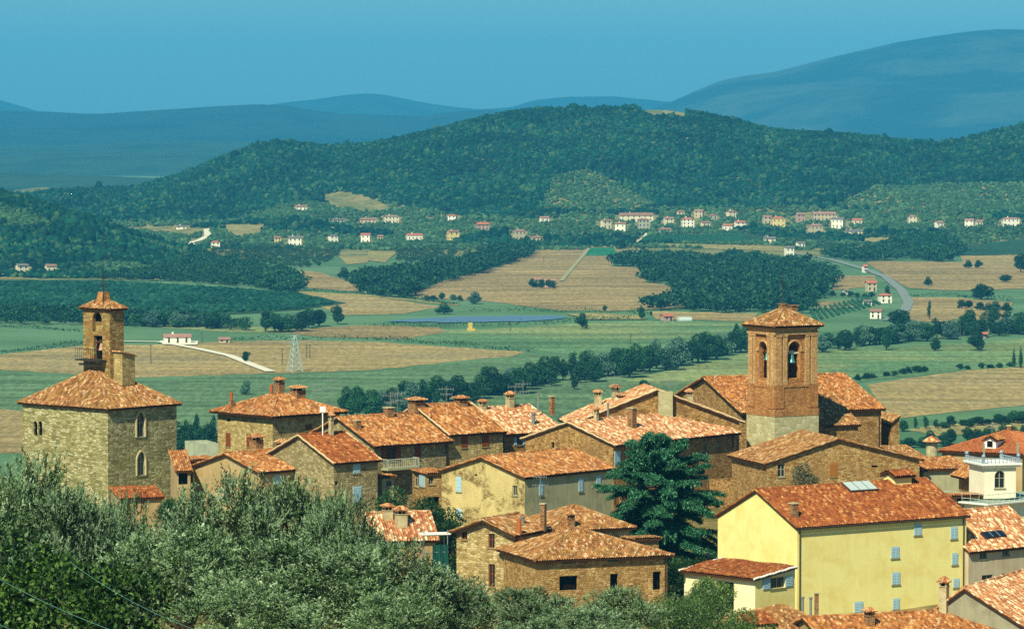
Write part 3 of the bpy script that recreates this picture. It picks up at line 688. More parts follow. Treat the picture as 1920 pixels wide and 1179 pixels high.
T['w_nook'] = building('lean_to', 'small tile topped lean-to at the rear of the low brick house', 'lean-to', 1190, 1010, 372, 20, 1180, 1235,
    ('shed_t', 1001), RUBBLE, TILE_MOSS, [], ov=.3, og=.2, L2=3)
T['small_roof'] = building('small_house', 'small house with pale worn roof and two lantern chimneys among the olives', 'house', 706, 1012, 366, 14, 690, 816,
    ('gable_s', 958), PL_BEIGE, TILE_WORN, [], ov=.35, og=.3, L2=7)
# --- yellow house
T['yellow'] = building('yellow_house', 'large plain yellow house with long red roof and skylight', 'house', 1495, 987, 372, 33, 1346, 1812,
    ('gable_s', 914), PL_YELLOW, TILE_RED, [('R', 1671, 1024, 1685.6, 1046, 'shut_w'), ('R', 1672.5, 1072, 1687, 1095.5, 'shut_w'), ('R', 1714, 981, 1727.5, 1003, 'shut_w'), ('R', 1782.5, 987, 1794.5, 1010, 'shut_w'),
    ('R', 1785, 1036, 1795.6, 1058.5, 'shut_w'), ('R', 1787.6, 1084, 1798, 1101, 'shut_w'), ('R', 1674, 1121, 1686, 1142, 'shut_w'), ('R', 1602, 1127, 1617.5, 1148, 'shut_w')], ov=.3, og=.2, gutter=True, pu=.3, sag=.02)
downpipe(T['yellow'], 'R', 1499, 988, 1150); downpipe(T['yellow'], 'R', 1806, 968, 1100)
T['annex'] = building('garden_annex', 'low cream annex with tiled lean-to roof against the yellow gable', 'annex', 1416, 1084, 359, 44, 1283, 1500,
    ('shed_s', 1050), (plaster('cream_plaster', '#f0e6b4', '#e8dca4', scale=.5, fine_amt=.2, streak=.12), PL_YELLOW), TILE_RED, [('R', 1444, 1077, 1472, 1102, 'leaf_w'), ('L', 1345, 1090, 1376, 1140, 'hole'), ('L', 1312, 1090, 1336, 1140, 'hole')], ov=.45, og=.25, L1=5.6, verge=WHITE)
# --- roofs along the lower edge
T['low_a'] = building('low_roof_house', 'low house with broad brown roof below the yellow house wall', 'house', 1420, 1190, 338, 22, 1390, 1570,
    ('hip', 1132, 4.2, 2.8), PL_BEIGE, TILE_MOSS, [], ov=.4, L2=10)
T['low_b'] = building('low_roof_house', 'low house with wide orange roof and a rough stone chimney', 'house', 1560, 1212, 334, 20, 1540, 1935,
    ('gable_s', 1153), PL_BEIGE, TILE_OLD, [], ov=.4, og=.3, L2=11, L1=17.5)
T['low_c'] = building('grey_gabled_house', 'grey plastered house with asymmetric gable and tall lantern chimney', 'house', 1920, 1172, 340, 62, 1730, 2010,
    ('gable_s', 1097, .58), plaster('stained_render', '#a09a7c', '#88836a', scale=.5), TILE_WORN, [], ov=.4, og=.3, L1=16)
T['awning'] = None
# --- right edge
T['pink'] = building('pinkish_house', 'pinkish plaster house with worn orange roof and dark skylight', 'house', 1816, 1030, 383, 37, 1806, 1960,
    ('gable_s', 958), PL_PINK, TILE_WORN, [('R', 1837, 1028, 1850.5, 1047, 'open_w'), ('R', 1880, 1025, 1892, 1041, 'open_w'), ('R', 1841, 1077, 1861.6, 1093, 'open_w'), ('R', 1877, 1074, 1896, 1090, 'open_w')], ov=.45, og=.2, L2=11)
T['white_house'] = building('white_house', 'white house with flat terrace carrying the white belvedere', 'house', 1851, 946, 406, 42, 1826, 1990,
    ('flat',), PL_WHITE, TILE_OLD, [('R', 1872, 950, 1882, 972, 'shut_w')], L2=6)
T['belv'] = building('belvedere', 'small white rooftop belvedere with arched window and corniced top', 'belvedere', 1846, 876, 408.5, 16, 1836, 1905,
    ('flat',), PL_WHITE, TILE_OLD, [('R', 1865, 882, 1884.5, 915, 'open_w', 'round')], L2=4.2, base=z_at(409, 934))
T['rear_red'] = building('red_roofed_house', 'large house with smooth orange hipped roof and white dormer behind the belvedere', 'house', 1917, 850, 446, 62, 1766, 2010,
    ('hip', 804), PL_BEIGE, TILE_FLAT, [], ov=.4, sag=.01, verge=VERGE)
T['mid_roof'] = building('grey_green_house', 'grey green plastered house with sagging tiled roof beside the broad gable', 'house', 1732, 880, 431, 14, 1704, 1818,
    ('shed_t', 853), PL_GREEN, TILE_OLD, [], ov=.35, og=.25, L2=7)
T['mid_lean'] = building('brick_annex', 'narrow brick annex with slanting tiled roof left of the belvedere', 'annex', 1822, 888, 421, 14, 1806, 1842,
    ('shed_s', 868), RUBBLE, TILE_OLD, [], ov=.9, og=.25, L2=4)
T['brown_mid'] = building('brown_house', 'small brown house with tiled slope tucked behind the broad gable', 'house', 1696, 862, 444, 16, 1688, 1738,
    ('shed_t', 832), BRICK_WALL, TILE_MOSS, [], ov=.3, og=.2, L2=7)
T['alley'] = building('garden_wall', 'dark shaded masonry wall in the gap beside the big brick house', 'wall', 1384, 905, 436, 30, 1370, 1452,
    ('flat',), BRICK_WALL, TILE_OLD, [], L2=6)
T['porch'] = building('porch', 'dark porch with light posts beside the yellow roof end', 'porch', 1786, 930, 408, 16, 1776, 1836,
    ('shed_t', 922), PL_BEIGE, TILE_OLD, [('R', 1794, 934, 1806, 960, 'hole'), ('R', 1810, 934, 1826, 960, 'hole')], ov=.3, og=.3, L2=3)

# chimneys, flues and aerials (parts of their houses)
h = T['hip_house']; chimney(h, 524, 706, 734, 18, 'lantern'); chimney(h, 558, 722, 742, 28, 'lantern'); chimney(h, 434, 736, 752, 8, 'pot'); chimney(h, 509, 721, 738, 9, 'pot')
antenna(h, 595, 715, 752); antenna(h, 622, 706, 755)
h = T['long_house']; chimney(h, 529, 822, 856, 20, 'lantern', sink=1.0); chimney(h, 481, 812, 845, 24, 'lantern', sink=2)
h = T['red_roof_house']; chimney(h, 621, 771, 811, 9, 'white', sink=1.5)
h = T['balcony_house']; chimney(h, 670, 787, 802, 13, 'stack'); chimney(h, 729, 763, 782, 19, 'stack'); antenna(h, 732, 735, 778); antenna(h, 745, 730, 776)
h = T['h_mid2']; chimney(h, 781, 744, 762, 30, 'lantern'); chimney(h, 864, 741, 760, 24, 'lantern'); antenna(h, 837, 724, 758)
h = T['h_mid']; chimney(h, 905, 748, 768, 14, 'white'); chimney(h, 956, 733, 764, 15, 'white'); chimney(h, 1035, 742, 767, 10, 'stack'); chimney(h, 1000, 774, 797, 9, 'pipe'); chimney(h, 1009, 738, 760, 4, 'pipe')
antenna(h, 966, 718, 762); antenna(h, 981, 712, 762)
h = T['hall']; chimney(h, 1121, 730, 754, 16, 'white'); chimney(h, 1154, 720, 748, 18, 'white'); chimney(h, 1172, 735, 762, 27, 'lantern'); chimney(h, 1293, 728, 760, 14, 'white'); antenna(h, 1153, 703, 740); antenna(h, 1256, 708, 738)
b = MB(); p = roof_hit(h, 1234, 765); b.box((p.x-.8, -.9, h.H), (p.x+.85, -.38, z_at(h.O.y, 735)-h.O.z)); b.build('gable_stack', [PALE_RENDER], h.root)
h = T['big']; chimney(h, 1118, 762, 790, 9, 'white'); chimney(h, 1185, 764, 802, 16, 'stack'); chimney(h, 1140, 756, 784, 5, 'pipe')
h = T['w_tall']; chimney(h, 980, 968, 983, 9, 'pipe'); chimney(h, 1019, 943, 982, 11, 'stack')
h = T['w_back']; chimney(h, 1071, 958, 989, 14, 'lantern'); antenna(h, 1013, 890, 955, ((.06, .9), (.3, 1.1)))
h = T['small_roof']; chimney(h, 727, 943, 970, 22, 'white'); chimney(h, 752, 948, 984, 26, 'white')
h = T['yellow']; chimney(h, 1488, 942, 968, 17, 'stack')
h = T['low_b']; chimney(h, 1630, 1138, 1172, 20, 'lantern')
h = T['low_a']; chimney(h, 1531, 1110, 1140, 8, 'stack'); chimney(h, 1520, 1119, 1138, 4, 'pipe'); chimney(h, 1505, 1118, 1138, 4, 'pipe')
h = T['low_c']; chimney(h, 1770, 1080, 1130, 19, 'white', sink=1.5)
h = T['rear_red']; chimney(h, 1893, 797, 808, 10, 'stack'); chimney(h, 1806, 836, 848, 7, 'pot')
antenna(T['rear_red'], 1860, 792, 815)

# --- round tile capped flue behind the broad gable
h = T['brown_mid']; q_ = pt(1747, 852, 441); rel = q_ - h.O; cx_, cy_, z0_ = rel.dot(h.e1), rel.dot(h.e2), rel.z; zz = lambda y: z_at(q_.y, y) - h.O.z
m = MB(); m.lathe((cx_, cy_, 0), [(.66, z0_-4), (.66, zz(833)), (.74, zz(833)), (.74, zz(830)), (.5, zz(830)), (.5, zz(827))], 14); fl_ = m.build('round_flue', [PALE_RENDER], h.root)
m = MB(); m.lathe((cx_, cy_, 0), [(1.12, zz(827.5)), (1.14, zz(826.5)), (.6, zz(821)), (.05, zz(816))], 14); m.build('flue_cap', [TILEC], fl_)
# --- skylights
def skylight(B, x0, y0, x1, y1, glass, name='skylight'):
    a, b = roof_hit(B, x0, (y0+y1)/2), roof_hit(B, x1, (y0+y1)/2); P = B.slopes[0]
    U = (P[1]-P[0]).normalized(); N = (P[1]-P[0]).cross(P[-1]-P[0]).normalized(); W = N.cross(U)
    o = roof_hit(B, (x0+x1)/2, (y0+y1)/2); w = (b-a).dot(U)/2; t, bt = roof_hit(B, (x0+x1)/2, y0+1), roof_hit(B, (x0+x1)/2, y1-1); hh = abs((t-bt).dot(W))/2
    w = abs(w)*.85
    def bx(m, u0, u1, w0, w1, n0, n1, mat):
        V = [tuple(o + U*u + W*q + N*n) for n in (n0, n1) for (u, q) in ((u0,w0),(u1,w0),(u1,w1),(u0,w1))]
        m.add(V, [(0,3,2,1),(4,5,6,7),(0,1,5,4),(1,2,6,5),(2,3,7,6),(3,0,4,7)], mat)
    m = MB(); bx(m, -w, w, -hh, hh, -.1, .3, 0); ob = m.build(name, [GUTTER], B.root)
    g = MB(); bx(g, -w*.94, w*.94, -hh*.9, hh*.9, .302, .34, 0)
    for q in (-.33, .33): bx(g, w*q-.05, w*q+.05, -hh*.88, hh*.88, .342, .37, 1)
    g.build('pane', [glass, METAL], ob)
skylight(T['yellow'], 1578, 905, 1644, 925, plain('pale_skylight', '#b8c4b8', .25, .6, .1))
skylight(T['pink'], 1837, 998, 1887, 1012, plain('dark_skylight', '#14202c', .1, .6, .1))

# --- dormer on the far side of the yellow ridge, dormer of the orange roof
B = T['yellow']; p = roof_hit(B, 1690, 908)
m = MB(); px, py, pz = p.x, p.y, p.z; zt = z_at((B.O + B.e1*px + B.e2*py).y, 890) - B.O.z
d0, d1, s0, s1 = py-.2, py+1.6, px-1.0, px+1.15
m.box((s0, d0, pz-.6), (s1, d1, zt)); m.box((s1+.001, d0+.35, pz-.2), (s1+.02, d1-.35, zt-.15), 1)
dm = m.build('dormer', [PL_YELLOW, DARK], B.root)
rm = MB(); S = [Vector((s0-.3, d0-.35, zt-.1)), Vector((s1+.35, d0-.35, zt-.1)), Vector((s1+.35, (d0+d1)/2, zt+.42)), Vector((s0-.3, (d0+d1)/2, zt+.42))]
S2 = [Vector((s1+.35, d1+.35, zt-.1)), Vector((s0-.3, d1+.35, zt-.1)), S[3], S[2]]
for i, q in enumerate((S, S2)): tile_slope(rm, q, 900+i, sag=.02); slab(rm, q)
rm.poly([(s1+.0005, d0, zt), (s1+.0005, d1, zt), (s1+.0005, (d0+d1)/2, zt+.4)], 2)
rm.build('dormer_roof', [TILE_RED, WOOD, PL_YELLOW], dm)
B = T['rear_red']; p = roof_hit(B, 1856, 842); zt = z_at((B.O + B.e1*p.x + B.e2*p.y).y, 824) - B.O.z
m = MB(); m.box((p.x, p.y-.75, p.z-.3), (p.x+2.4, p.y+.75, zt)); m.box((p.x-.02, p.y-.35, p.z+.25), (p.x-.001, p.y+.35, zt-.15), 1); m.poly([(p.x+.001, p.y+.75, zt), (p.x+.001, p.y-.75, zt), (p.x+.001, p.y, zt+.36)]); dm = m.build('dormer', [WHITE, DARK], B.root)
rm = MB()
for sgn in (-1, 1):
    A = Vector((p.x-.25, p.y+sgn*1.0, zt-.1)); A2 = Vector((p.x+2.4, p.y+sgn*1.0, zt-.1)); Rg = Vector((p.x-.25, p.y, zt+.42)); Rg2 = Vector((p.x+2.4, p.y, zt+.42))
    q = [A2, A, Rg, Rg2] if sgn > 0 else [A, A2, Rg2, Rg]
    tile_slope(rm, q, 950+sgn, sag=0); slab(rm, q, .08)
rm.build('dormer_roof', [TILE_OLD, WOOD], dm)

# --- belvedere cornice and balustrade, terrace of the white house
B = T['belv']; L1, L2, H = B.L1, B.L2, B.H
m = MB(); m.box((-.35, -.35, H), (L1+.35, L2+.35, H+.22)); m.box((-.5, -.5, H+.22), (L1+.5, L2+.5, H+.42)); m.build('cornice', [WHITE], B.root)
m = MB()
for (x, y) in ((-.2,-.2), (L1+.2,-.2), (-.2,L2+.2), (L1+.2,L2+.2)):
    m.box((x-.14, y-.14, H+.42), (x+.14, y+.14, H+1.0)); m.lathe((x, y, H+1.0), [(.06,0), (.2,.12), (.22,.22), (.15,.36), (.02,.42)], 10)
for (a, b) in (((-.2,-.2),(L1+.2,-.2)), ((-.2,-.2),(-.2,L2+.2)), ((L1+.2,-.2),(L1+.2,L2+.2))):
    m.tube([(a[0],a[1],H+.92),(b[0],b[1],H+.92)], .05, 5)
    for i in range(1, 9): q = Vector(a).lerp(Vector(b), i/9); m.lathe((q.x, q.y, H+.42), [(.05,0),(.08,.15),(.04,.35),(.05,.48)], 6)
m.build('balustrade', [plain('blue_grey_balusters', '#8fa0a8', .7, .2)], B.root)
for x in (-.2, L1+.05): m = MB(); m.box((x, -.2, H+1.3), (x+.15, -.05, H+2.6)); m.build('finial', [TERRACE], B.root)
B = T['white_house']; L1, L2, H = B.L1, B.L2, B.H
m = MB(); m.box((-.6, -.6, H), (L1+.4, L2+.4, H+.16)); m.box((-.4, -.4, H-.16), (L1+.3, L2+.3, H-.001), 0); m.box((-.3, -.3, H+.161), (L1+.2, L2+.2, H+.2), 1); m.build('terrace', [WHITE, TERRACE], B.root)
m = MB()
for i in range(15):
    x = -.5 + i*L1/14; m.tube([(x, -.5, H+.16), (x, -.5, H+1.1)], .025, 5)
for z in (.55, 1.1): m.tube([(-.5, -.5, H+z), (L1, -.5, H+z)], .03, 5); m.tube([(-.5, -.5, H+z), (-.5, L2, H+z)], .03, 5)
for i in range(1, 6): m.tube([(-.5, -.5+i*L2/5, H+.16), (-.5, -.5+i*L2/5, H+1.1)], .025, 5)
m.build('railing', [RAIL], B.root)

# --- balcony with plants
B = T['balcony_house']; p0, zb = face_hit(B, 'R', 715, 881); p1 = face_hit(B, 'R', 774, 876)[0]; zt = zb + .22
m = MB(); m.box((p0, -1.25, zb), (p1, -.002, zt)); bal = m.build('balcony', [PL_GREEN], B.root)
m = MB()
n = 16
for i in range(n+1):
    x = p0+.05 + (p1-p0-.1)*i/n; m.tube([(x, -1.2, zt), (x, -1.2, zt+1.0)], .05 if i in (0, n) else .022, 5)
for x in (p0+.05, p1-.05):
    for y in (-.9, -.6, -.3): m.tube([(x, y, zt), (x, y, zt+1.0)], .022, 5)
    m.tube([(x, -1.2, zt+1.0), (x, 0, zt+1.0)], .04, 5)
m.tube([(p0+.05, -1.2, zt+1.0), (p1-.05, -1.2, zt+1.0)], .045, 5); m.tube([(p0+.05, -1.2, zt+.1), (p1-.05, -1.2, zt+.1)], .03, 5)
m.build('balcony_railing', [RAIL], bal)
downpipe(B, 'R', 836, 820, 900)
# --- awning on a post beside the lower roofs
aw = empty('awning', pt(1424, 1168, 334), R(20)); tag(aw, 'small tiled awning on a wooden post beside garden shrubs', 'awning')
m = MB(); S = [Vector((-1.4,-1.2,0)), Vector((1.3,-1.2,0)), Vector((1.3,1.0,.8)), Vector((-1.4,1.0,.8))]; tile_slope(m, S, 77, sag=.02); slab(m, S); m.build('roof', [TILE_RED, WOOD], aw)
m = MB(); m.box((.95,-1.1,-3), (1.1,-.95,-.05)); m.box((.98,-1.09,-.4),(1.08,-.2,-.3)); m.build('post', [WOOD], aw)
# ------------------------------------------------------------------ the bell tower
def frame_of(cx, cy, D, a):
    B = Bld(); B.a = R(a); C_ = pt(cx, cy, D); B.e1 = Vector((math.cos(B.a), math.sin(B.a), 0)); B.e2 = Vector((-math.sin(B.a), math.cos(B.a), 0)); B.C = C_; return B
def face_rect(B, face, x0, y0, x1, y1):
    xm, ym = (x0+x1)/2, (y0+y1)/2
    return (face_hit(B, face, x0, ym)[0], face_hit(B, face, x1, ym)[0], face_hit(B, face, xm, y1)[1], face_hit(B, face, xm, y0)[1])
B = frame_of(1454, 611, 450, 32); C_ = B.C
s1 = len_to_x(C_, B.e1, 1529); s2 = len_to_x(C_, B.e2, 1407); B.L1, B.L2 = s1, s2
zb = gz(C_.x, C_.y) - 1; B.O = Vector((C_.x, C_.y, zb)); root = empty('bell_tower', B.O, B.a); B.root = root
tag(root, 'square brick bell tower with arched belfry and tiled pyramid roof', 'bell tower')
Z = lambda y: z_at(B.O.y, y) - zb
zE, zBelf, zMid, zLow = Z(611), Z(711), Z(722), Z(781)
fR = ((0,0,0),(1,0,0),(0,-1,0)); fL = ((0,s2,0),(0,-1,0),(-1,0,0)); B.fr = {'R': fR, 'L': fL}
m = MB(); m.box((-.3,-.3,0), (s1+.3,s2+.3,zLow)); m.build('base_stage', [PALE_RENDER], root)
m = MB(); m.box((-.22,-.22,zLow+.002), (s1+.22,s2+.22,zMid)); m.box((-.34,-.34,zLow+.003), (s1+.34,s2+.34,Z(768))); m.box((-.3,-.3,zMid-.3), (s1+.3,s2+.3,zMid+.002))
for f, L in ((fR, s1), (fL, s2)):
    a, b = Z(766), zMid-.3
    for p0, p1 in ((-.2, 1.1), (L-1.1, L+.2)): m.obox(*f, p0, p1, .2, .3, a, b-.002)
m.build('middle_stage', [BRICK_TOWER], root)
hR = face_rect(B, 'R', 1478, 641, 1500.5, 709); hL = face_rect(B, 'L', 1423.5, 641, 1439, 709)
m = MB()
for f, L, h in ((fR, s1, hR), (fL, s2, hL)):
    o = Vector(f[0]) + Vector((0,0,zMid)); wall_face(m, o, f[1], f[2], L, zE-zMid, [(h[0], h[1], h[2]-zMid, h[3]-zMid, 'round')], dep=.7)
m.poly([(s1,0,zMid),(s1,s2,zMid),(s1,s2,zE),(s1,0,zE)]); m.poly([(s1,s2,zMid),(0,s2,zMid),(0,s2,zE),(s1,s2,zE)]); m.poly([(0,0,zMid+.01),(s1,0,zMid+.01),(s1,s2,zMid+.01),(0,s2,zMid+.01)])
m.build('belfry', [BRICK_TOWER], root)
for f, L, h in ((fR, s1, hR), (fL, s2, hL)):
    for p0, p1 in ((0, L*.13), (L*.17, L*.27), (L*.73, L*.83), (L*.87, L)):
        m = MB(); m.obox(*f, p0 - (.0 if p0 else .14), p1 + (.14 if p1 == L and f is fR else 0), .002, .24, zMid+.002, Z(628)); m.obox(*f, p0-.05, p1+.05, .241, .3, zMid+.003, zMid+.5); m.obox(*f, p0-.05, p1+.05, .241, .3, Z(632), Z(628)); m.build('pilaster', [BRICK_PIL], root)
    m = MB(); w = (h[1]-h[0])/2; pc = (h[0]+h[1])/2; zc = h[3]-w; o = Vector(f[0]); Tt = Vector(f[1]); Nn = Vector(f[2])
    P = [o + Tt*(pc + math.cos(t)*(w+.14)) + Vector((0,0,zc + math.sin(t)*(w+.14))) + Nn*.03 for t in np.linspace(0, math.pi, 13)]
    m.tube(P, .13, 6); m.obox(*f, h[0]-.45, h[0]-.02, .002, .12, zc-.25, zc); m.obox(*f, h[1]+.02, h[1]+.45, .002, .12, zc-.25, zc); m.build('arch_moulding', [BRICK_PIL], root)
m = MB()
for k, (za, zb_, o) in enumerate(((Z(628), Z(624), .32), (Z(624), Z(619), .18), (Z(619), Z(615), .36), (Z(615), Z(611), .52))): m.box((-o,-o,za+.002*k), (s1+o,s2+o,zb_+.002*k+.001))
m.build('cornice', [BRICK_PIL], root)
ov = .75; zr = Z(581); e = zE - .1; A, Bp, Cc, Dd = [Vector(v) for v in ((-ov,-ov,e),(s1+ov,-ov,e),(s1+ov,s2+ov,e),(-ov,s2+ov,e))]; ap = Vector((s1/2,s2/2,zr))
m = MB()
for i, P in enumerate(([A,Bp,ap],[Bp,Cc,ap],[Cc,Dd,ap],[Dd,A,ap])): tile_slope(m, P, 300+i); slab(m, P)
for i, q in enumerate((A,Bp,Cc,Dd)): cap_line(m, q, ap, .15, 0, seed=i)
m.build('roof', [TILE_MOSS, WOOD], root)
m = MB(); m.box((s1/2-.38,s2/2-.38,zr-.5),(s1/2+.38,s2/2+.38,zr+.45)); m.box((s1/2-.45,s2/2-.45,zr+.45),(s1/2+.45,s2/2+.45,zr+.58)); m.box((s1/2+1.2,s2/2-.2,zr-1),(s1/2+2.0,s2/2+.5,zr+.25)); m.box((s1/2+1.1,s2/2-.3,zr+.25),(s1/2+2.1,s2/2+.6,zr+.37)); m.build('roof_pedestal', [BRICK], root)
m = MB(); m.tube([(s1/2,s2/2,zr+.4),(s1/2,s2/2,zr+2.4),(s1/2,s2/2,Z(503))], [.06,.045,.02], 6); m.tube([(s1/2-.4,s2/2,zr+2.9),(s1/2+.4,s2/2,zr+2.9)], .03, 5); m.build('lightning_rod', [IRON], root)
def bell(name, label, B, face, h, zt, r, cat='bell', dep=.55):
    f = B.fr[face]; o = Vector(f[0]) + Vector(f[1])*((h[0]+h[1])/2) - Vector(f[2])*dep
    w = B.O + B.e1*o.x + B.e2*o.y + Vector((0,0,zt))
    rt = empty(name, w, B.a if face == 'R' else B.a - math.pi/2); tag(rt, label, cat, 'bells of the two church towers')
    m = MB(); m.lathe((0,0,0), [(.03,0),(r*.38,-.03),(r*.5,-.2*r*2),(r*.62,-.55*r*2),(r*.8,-.8*r*2),(r,-.95*r*2),(r*.97,-r*2),(r*.85,-.96*r*2)], 18); m.build('bell_body', [BELLM], rt, smooth=True)
    m = MB(); hw = (h[1]-h[0])/2 + .1; m.box((-hw,-.09,.02),(hw,.09,.24)); m.box((-.3,-.11,.24),(.3,.11,.42)); m.build('yoke', [RAIL if face == 'R' else WOOD], rt)
    m = MB(); m.tube([(0,0,-.1),(0.02,0,-r*2-.1)], [.03,.06], 6); m.build('clapper', [IRON], rt)
zt = face_hit(B, 'R', 1489, 664)[1]; bell('church_bell', 'green bronze bell under a pale beam in the wide arch of the brick tower', B, 'R', hR, zt, .52)
zt = face_hit(B, 'L', 1431, 662)[1]; bell('church_bell', 'bronze bell in the narrow side arch of the brick tower', B, 'L', hL, zt, .42)

# ------------------------------------------------------------------ bell turret on the stone tower (a part of it)
TB = T['tower']; B = frame_of(206, 580, 447, 48); C_ = B.C
t1 = len_to_x(C_, B.e1, 232); t2 = len_to_x(C_, B.e2, 156); B.L1, B.L2 = t1, t2
B.O = Vector((C_.x, C_.y, TB.O.z)); rel = C_ - TB.O; ox, oy = rel.dot(TB.e1), rel.dot(TB.e2)
Zt = lambda y: z_at(C_.y, y) - TB.O.z
zt = Zt(579); zlow = Zt(712)
fL = ((0,t2,0),(0,-1,0),(-1,0,0)); fR = ((0,0,0),(1,0,0),(0,-1,0)); B.fr = {'R': fR, 'L': fL}
hA = face_rect(B, 'L', 173.5, 585, 190.5, 622); hB = face_rect(B, 'L', 176, 629, 192, 674)
m = MB(); o = Vector((ox, oy, zlow))
wall_face(m, o + Vector((0,t2,0)), (0,-1,0), (-1,0,0), t2, zt-zlow, [(hA[0], hA[1], hA[2]-zlow, hA[3]-zlow, 'round'), (hB[0], hB[1], hB[2]-zlow, hB[3]-zlow, '')], dep=.5)
wall_face(m, o, (1,0,0), (0,-1,0), t1, zt-zlow, [])
X = lambda x, y, z: (ox+x, oy+y, z)
m.poly([X(t1,0,zlow),X(t1,t2,zlow),X(t1,t2,zt),X(t1,0,zt)]); m.poly([X(t1,t2,zlow),X(0,t2,zlow),X(0,t2,zt),X(t1,t2,zt)])
m.obox(o + Vector((0,t2,-zlow)), (0,-1,0), (-1,0,0), hA[0]-.1, hA[1]+.1, -.52, -.5, hA[2]-.1, hA[2]+(hA[3]-hA[2])*.5, 0)
m.obox(o + Vector((0,t2,-zlow)), (0,-1,0), (-1,0,0), hA[0]-.1, hA[1]+.1, -.75, -.72, hA[2]-.1, hA[3]+.1, 1); m.obox(o + Vector((0,t2,-zlow)), (0,-1,0), (-1,0,0), hB[0]-.1, hB[1]+.1, -.75, -.72, hB[2]-.1, hB[3]+.1, 1)
tur = m.build('bell_turret', [stone('turret_stone', ['#a0864e', '#b0945a', '#8e6c3c', '#b8a068', '#a4703a', '#94804c'], 1.8, 4.4, '#7e6c44', .05, patch='#a8703a', pamt=.3, pscale=.6), DARK], TB.root)
ov = .38; e = zt-.08; ap = Vector(X(t1/2, t2/2, Zt(566)))
A, Bp, Cc, Dd = [Vector(X(*v)) for v in ((-ov,-ov,e),(t1+ov,-ov,e),(t1+ov,t2+ov,e),(-ov,t2+ov,e))]; r0, r1 = Vector(X(t1/2, t1*.45, ap.z)), Vector(X(t1/2, t2-t1*.45, ap.z))
m = MB()
for i, P in enumerate(([A,Bp,r0],[Bp,Cc,r1,r0],[Cc,Dd,r1],[Dd,A,r0,r1])): tile_slope(m, P, 320+i, sag=.03); slab(m, P, .12)
for a_, b_ in ((A,r0),(Bp,r0),(Cc,r1),(Dd,r1),(r0,r1)): cap_line(m, a_, b_, .1, 0, lift=.06)
m.build('turret_roof', [TILE_MOSS, WOOD], tur)
m = MB(); q = .55; m.add([X(t1/2+x*k, t2/2+y*k, z) for (k, z) in ((1.15, ap.z-.4),(.8, Zt(549))) for (x, y) in ((-q,-q),(q,-q),(q,q),(-q,q))], [(0,3,2,1),(4,5,6,7),(0,1,5,4),(1,2,6,5),(2,3,7,6),(3,0,4,7)]); m.build('pedestal', [BRICK_TOWER], tur)
m = MB(); top = Vector(X(t1/2, t2/2, Zt(519)))
for x, y in ((-.75,-.75),(.75,-.75),(.75,.75),(-.75,.75)): m.tube([X(t1/2+x, t2/2+y, ap.z-.25), tuple(top)], .035, 5)
m.tube([tuple(top - Vector((0,0,1.9))), tuple(top), X(t1/2,t2/2,Zt(458))], [.05,.045,.02], 6); m.build('lightning_rod', [IRON], tur)
# sloping buttress and balcony
bx0 = len_to_x(C_, B.e1, 212); 
m = MB(); zt2, zt3, zl = Zt(659), Zt(668), Zt(722)
y0_, y1_ = -1.5, -.004; xa, xb = .55, t1+.35
V = [X(xa,y0_,zl),X(xb,y0_,zl),X(xb,y1_,zl),X(xa,y1_,zl),X(xa,y0_,zt2),X(xb,y0_,zt3),X(xb,y1_,zt3),X(xa,y1_,zt2)]
m.add(V, [(0,3,2,1),(0,1,5,4),(1,2,6,5),(2,3,7,6),(3,0,4,7)]); m.build('buttress', [STONE_YEL], tur)
m = MB(); slab(m, [Vector(X(xa-.25,y0_-.2,zt2+.05)),Vector(X(xb+.25,y0_-.2,zt3-.02)),Vector(X(xb+.25,y1_,zt3-.02)),Vector(X(xa-.25,y1_,zt2+.05))], .14, 0, -.08); m.build('buttress_cap', [TILEC], tur)
zb_ = Zt(675)
m = MB(); m.box(X(-1.2, .6, zb_-.16), X(-.004, t2+.2, zb_)); m.box(X(-.8, .9, zb_-.7), X(-.55, t2, zb_-.5)); bal = m.build('balcony', [IRON], tur)
m = MB()
for i in range(12): yy = .65 + (t2-.5)*i/11; m.tube([X(-1.15, yy, zb_), X(-1.15, yy, zb_+(1.3 if i < 11 else 1.7))], .022, 5)
m.tube([X(-1.15,.65,zb_+1.25), X(-1.15,t2+.15,zb_+1.25)], .03, 5)
m.build('balcony_railing', [IRON], bal)
bell('church_bell', 'reddish worn bell in the low opening of the stone tower turret', B, 'L', hB, Zt(645), .42)
for o_ in [x for x in bpy.data.objects if x.name.startswith('bell_body')][-1:]: o_.data = o_.data.copy(); o_.data.materials[0] = plain('pinkish_bronze', '#b88c70', .6, .3, .3)

# street lamp with square head beside the hip roofed house
lp = pt(605, 768, 424); zg = lp.z - 3.4; rt = empty('street_lamp', (lp.x, lp.y, zg-3)); tag(rt, 'thin white lamp post with a square head between tiled roofs', 'lamp post')
m = MB(); m.tube([(0,0,0),(0,0,6.2)], .07, 8); m.build('pole', [WHITE], rt)
m = MB(); m.box((-.32,-.14,6.15),(.32,.14,6.75)); m.build('lamp_head', [WHITE], rt)
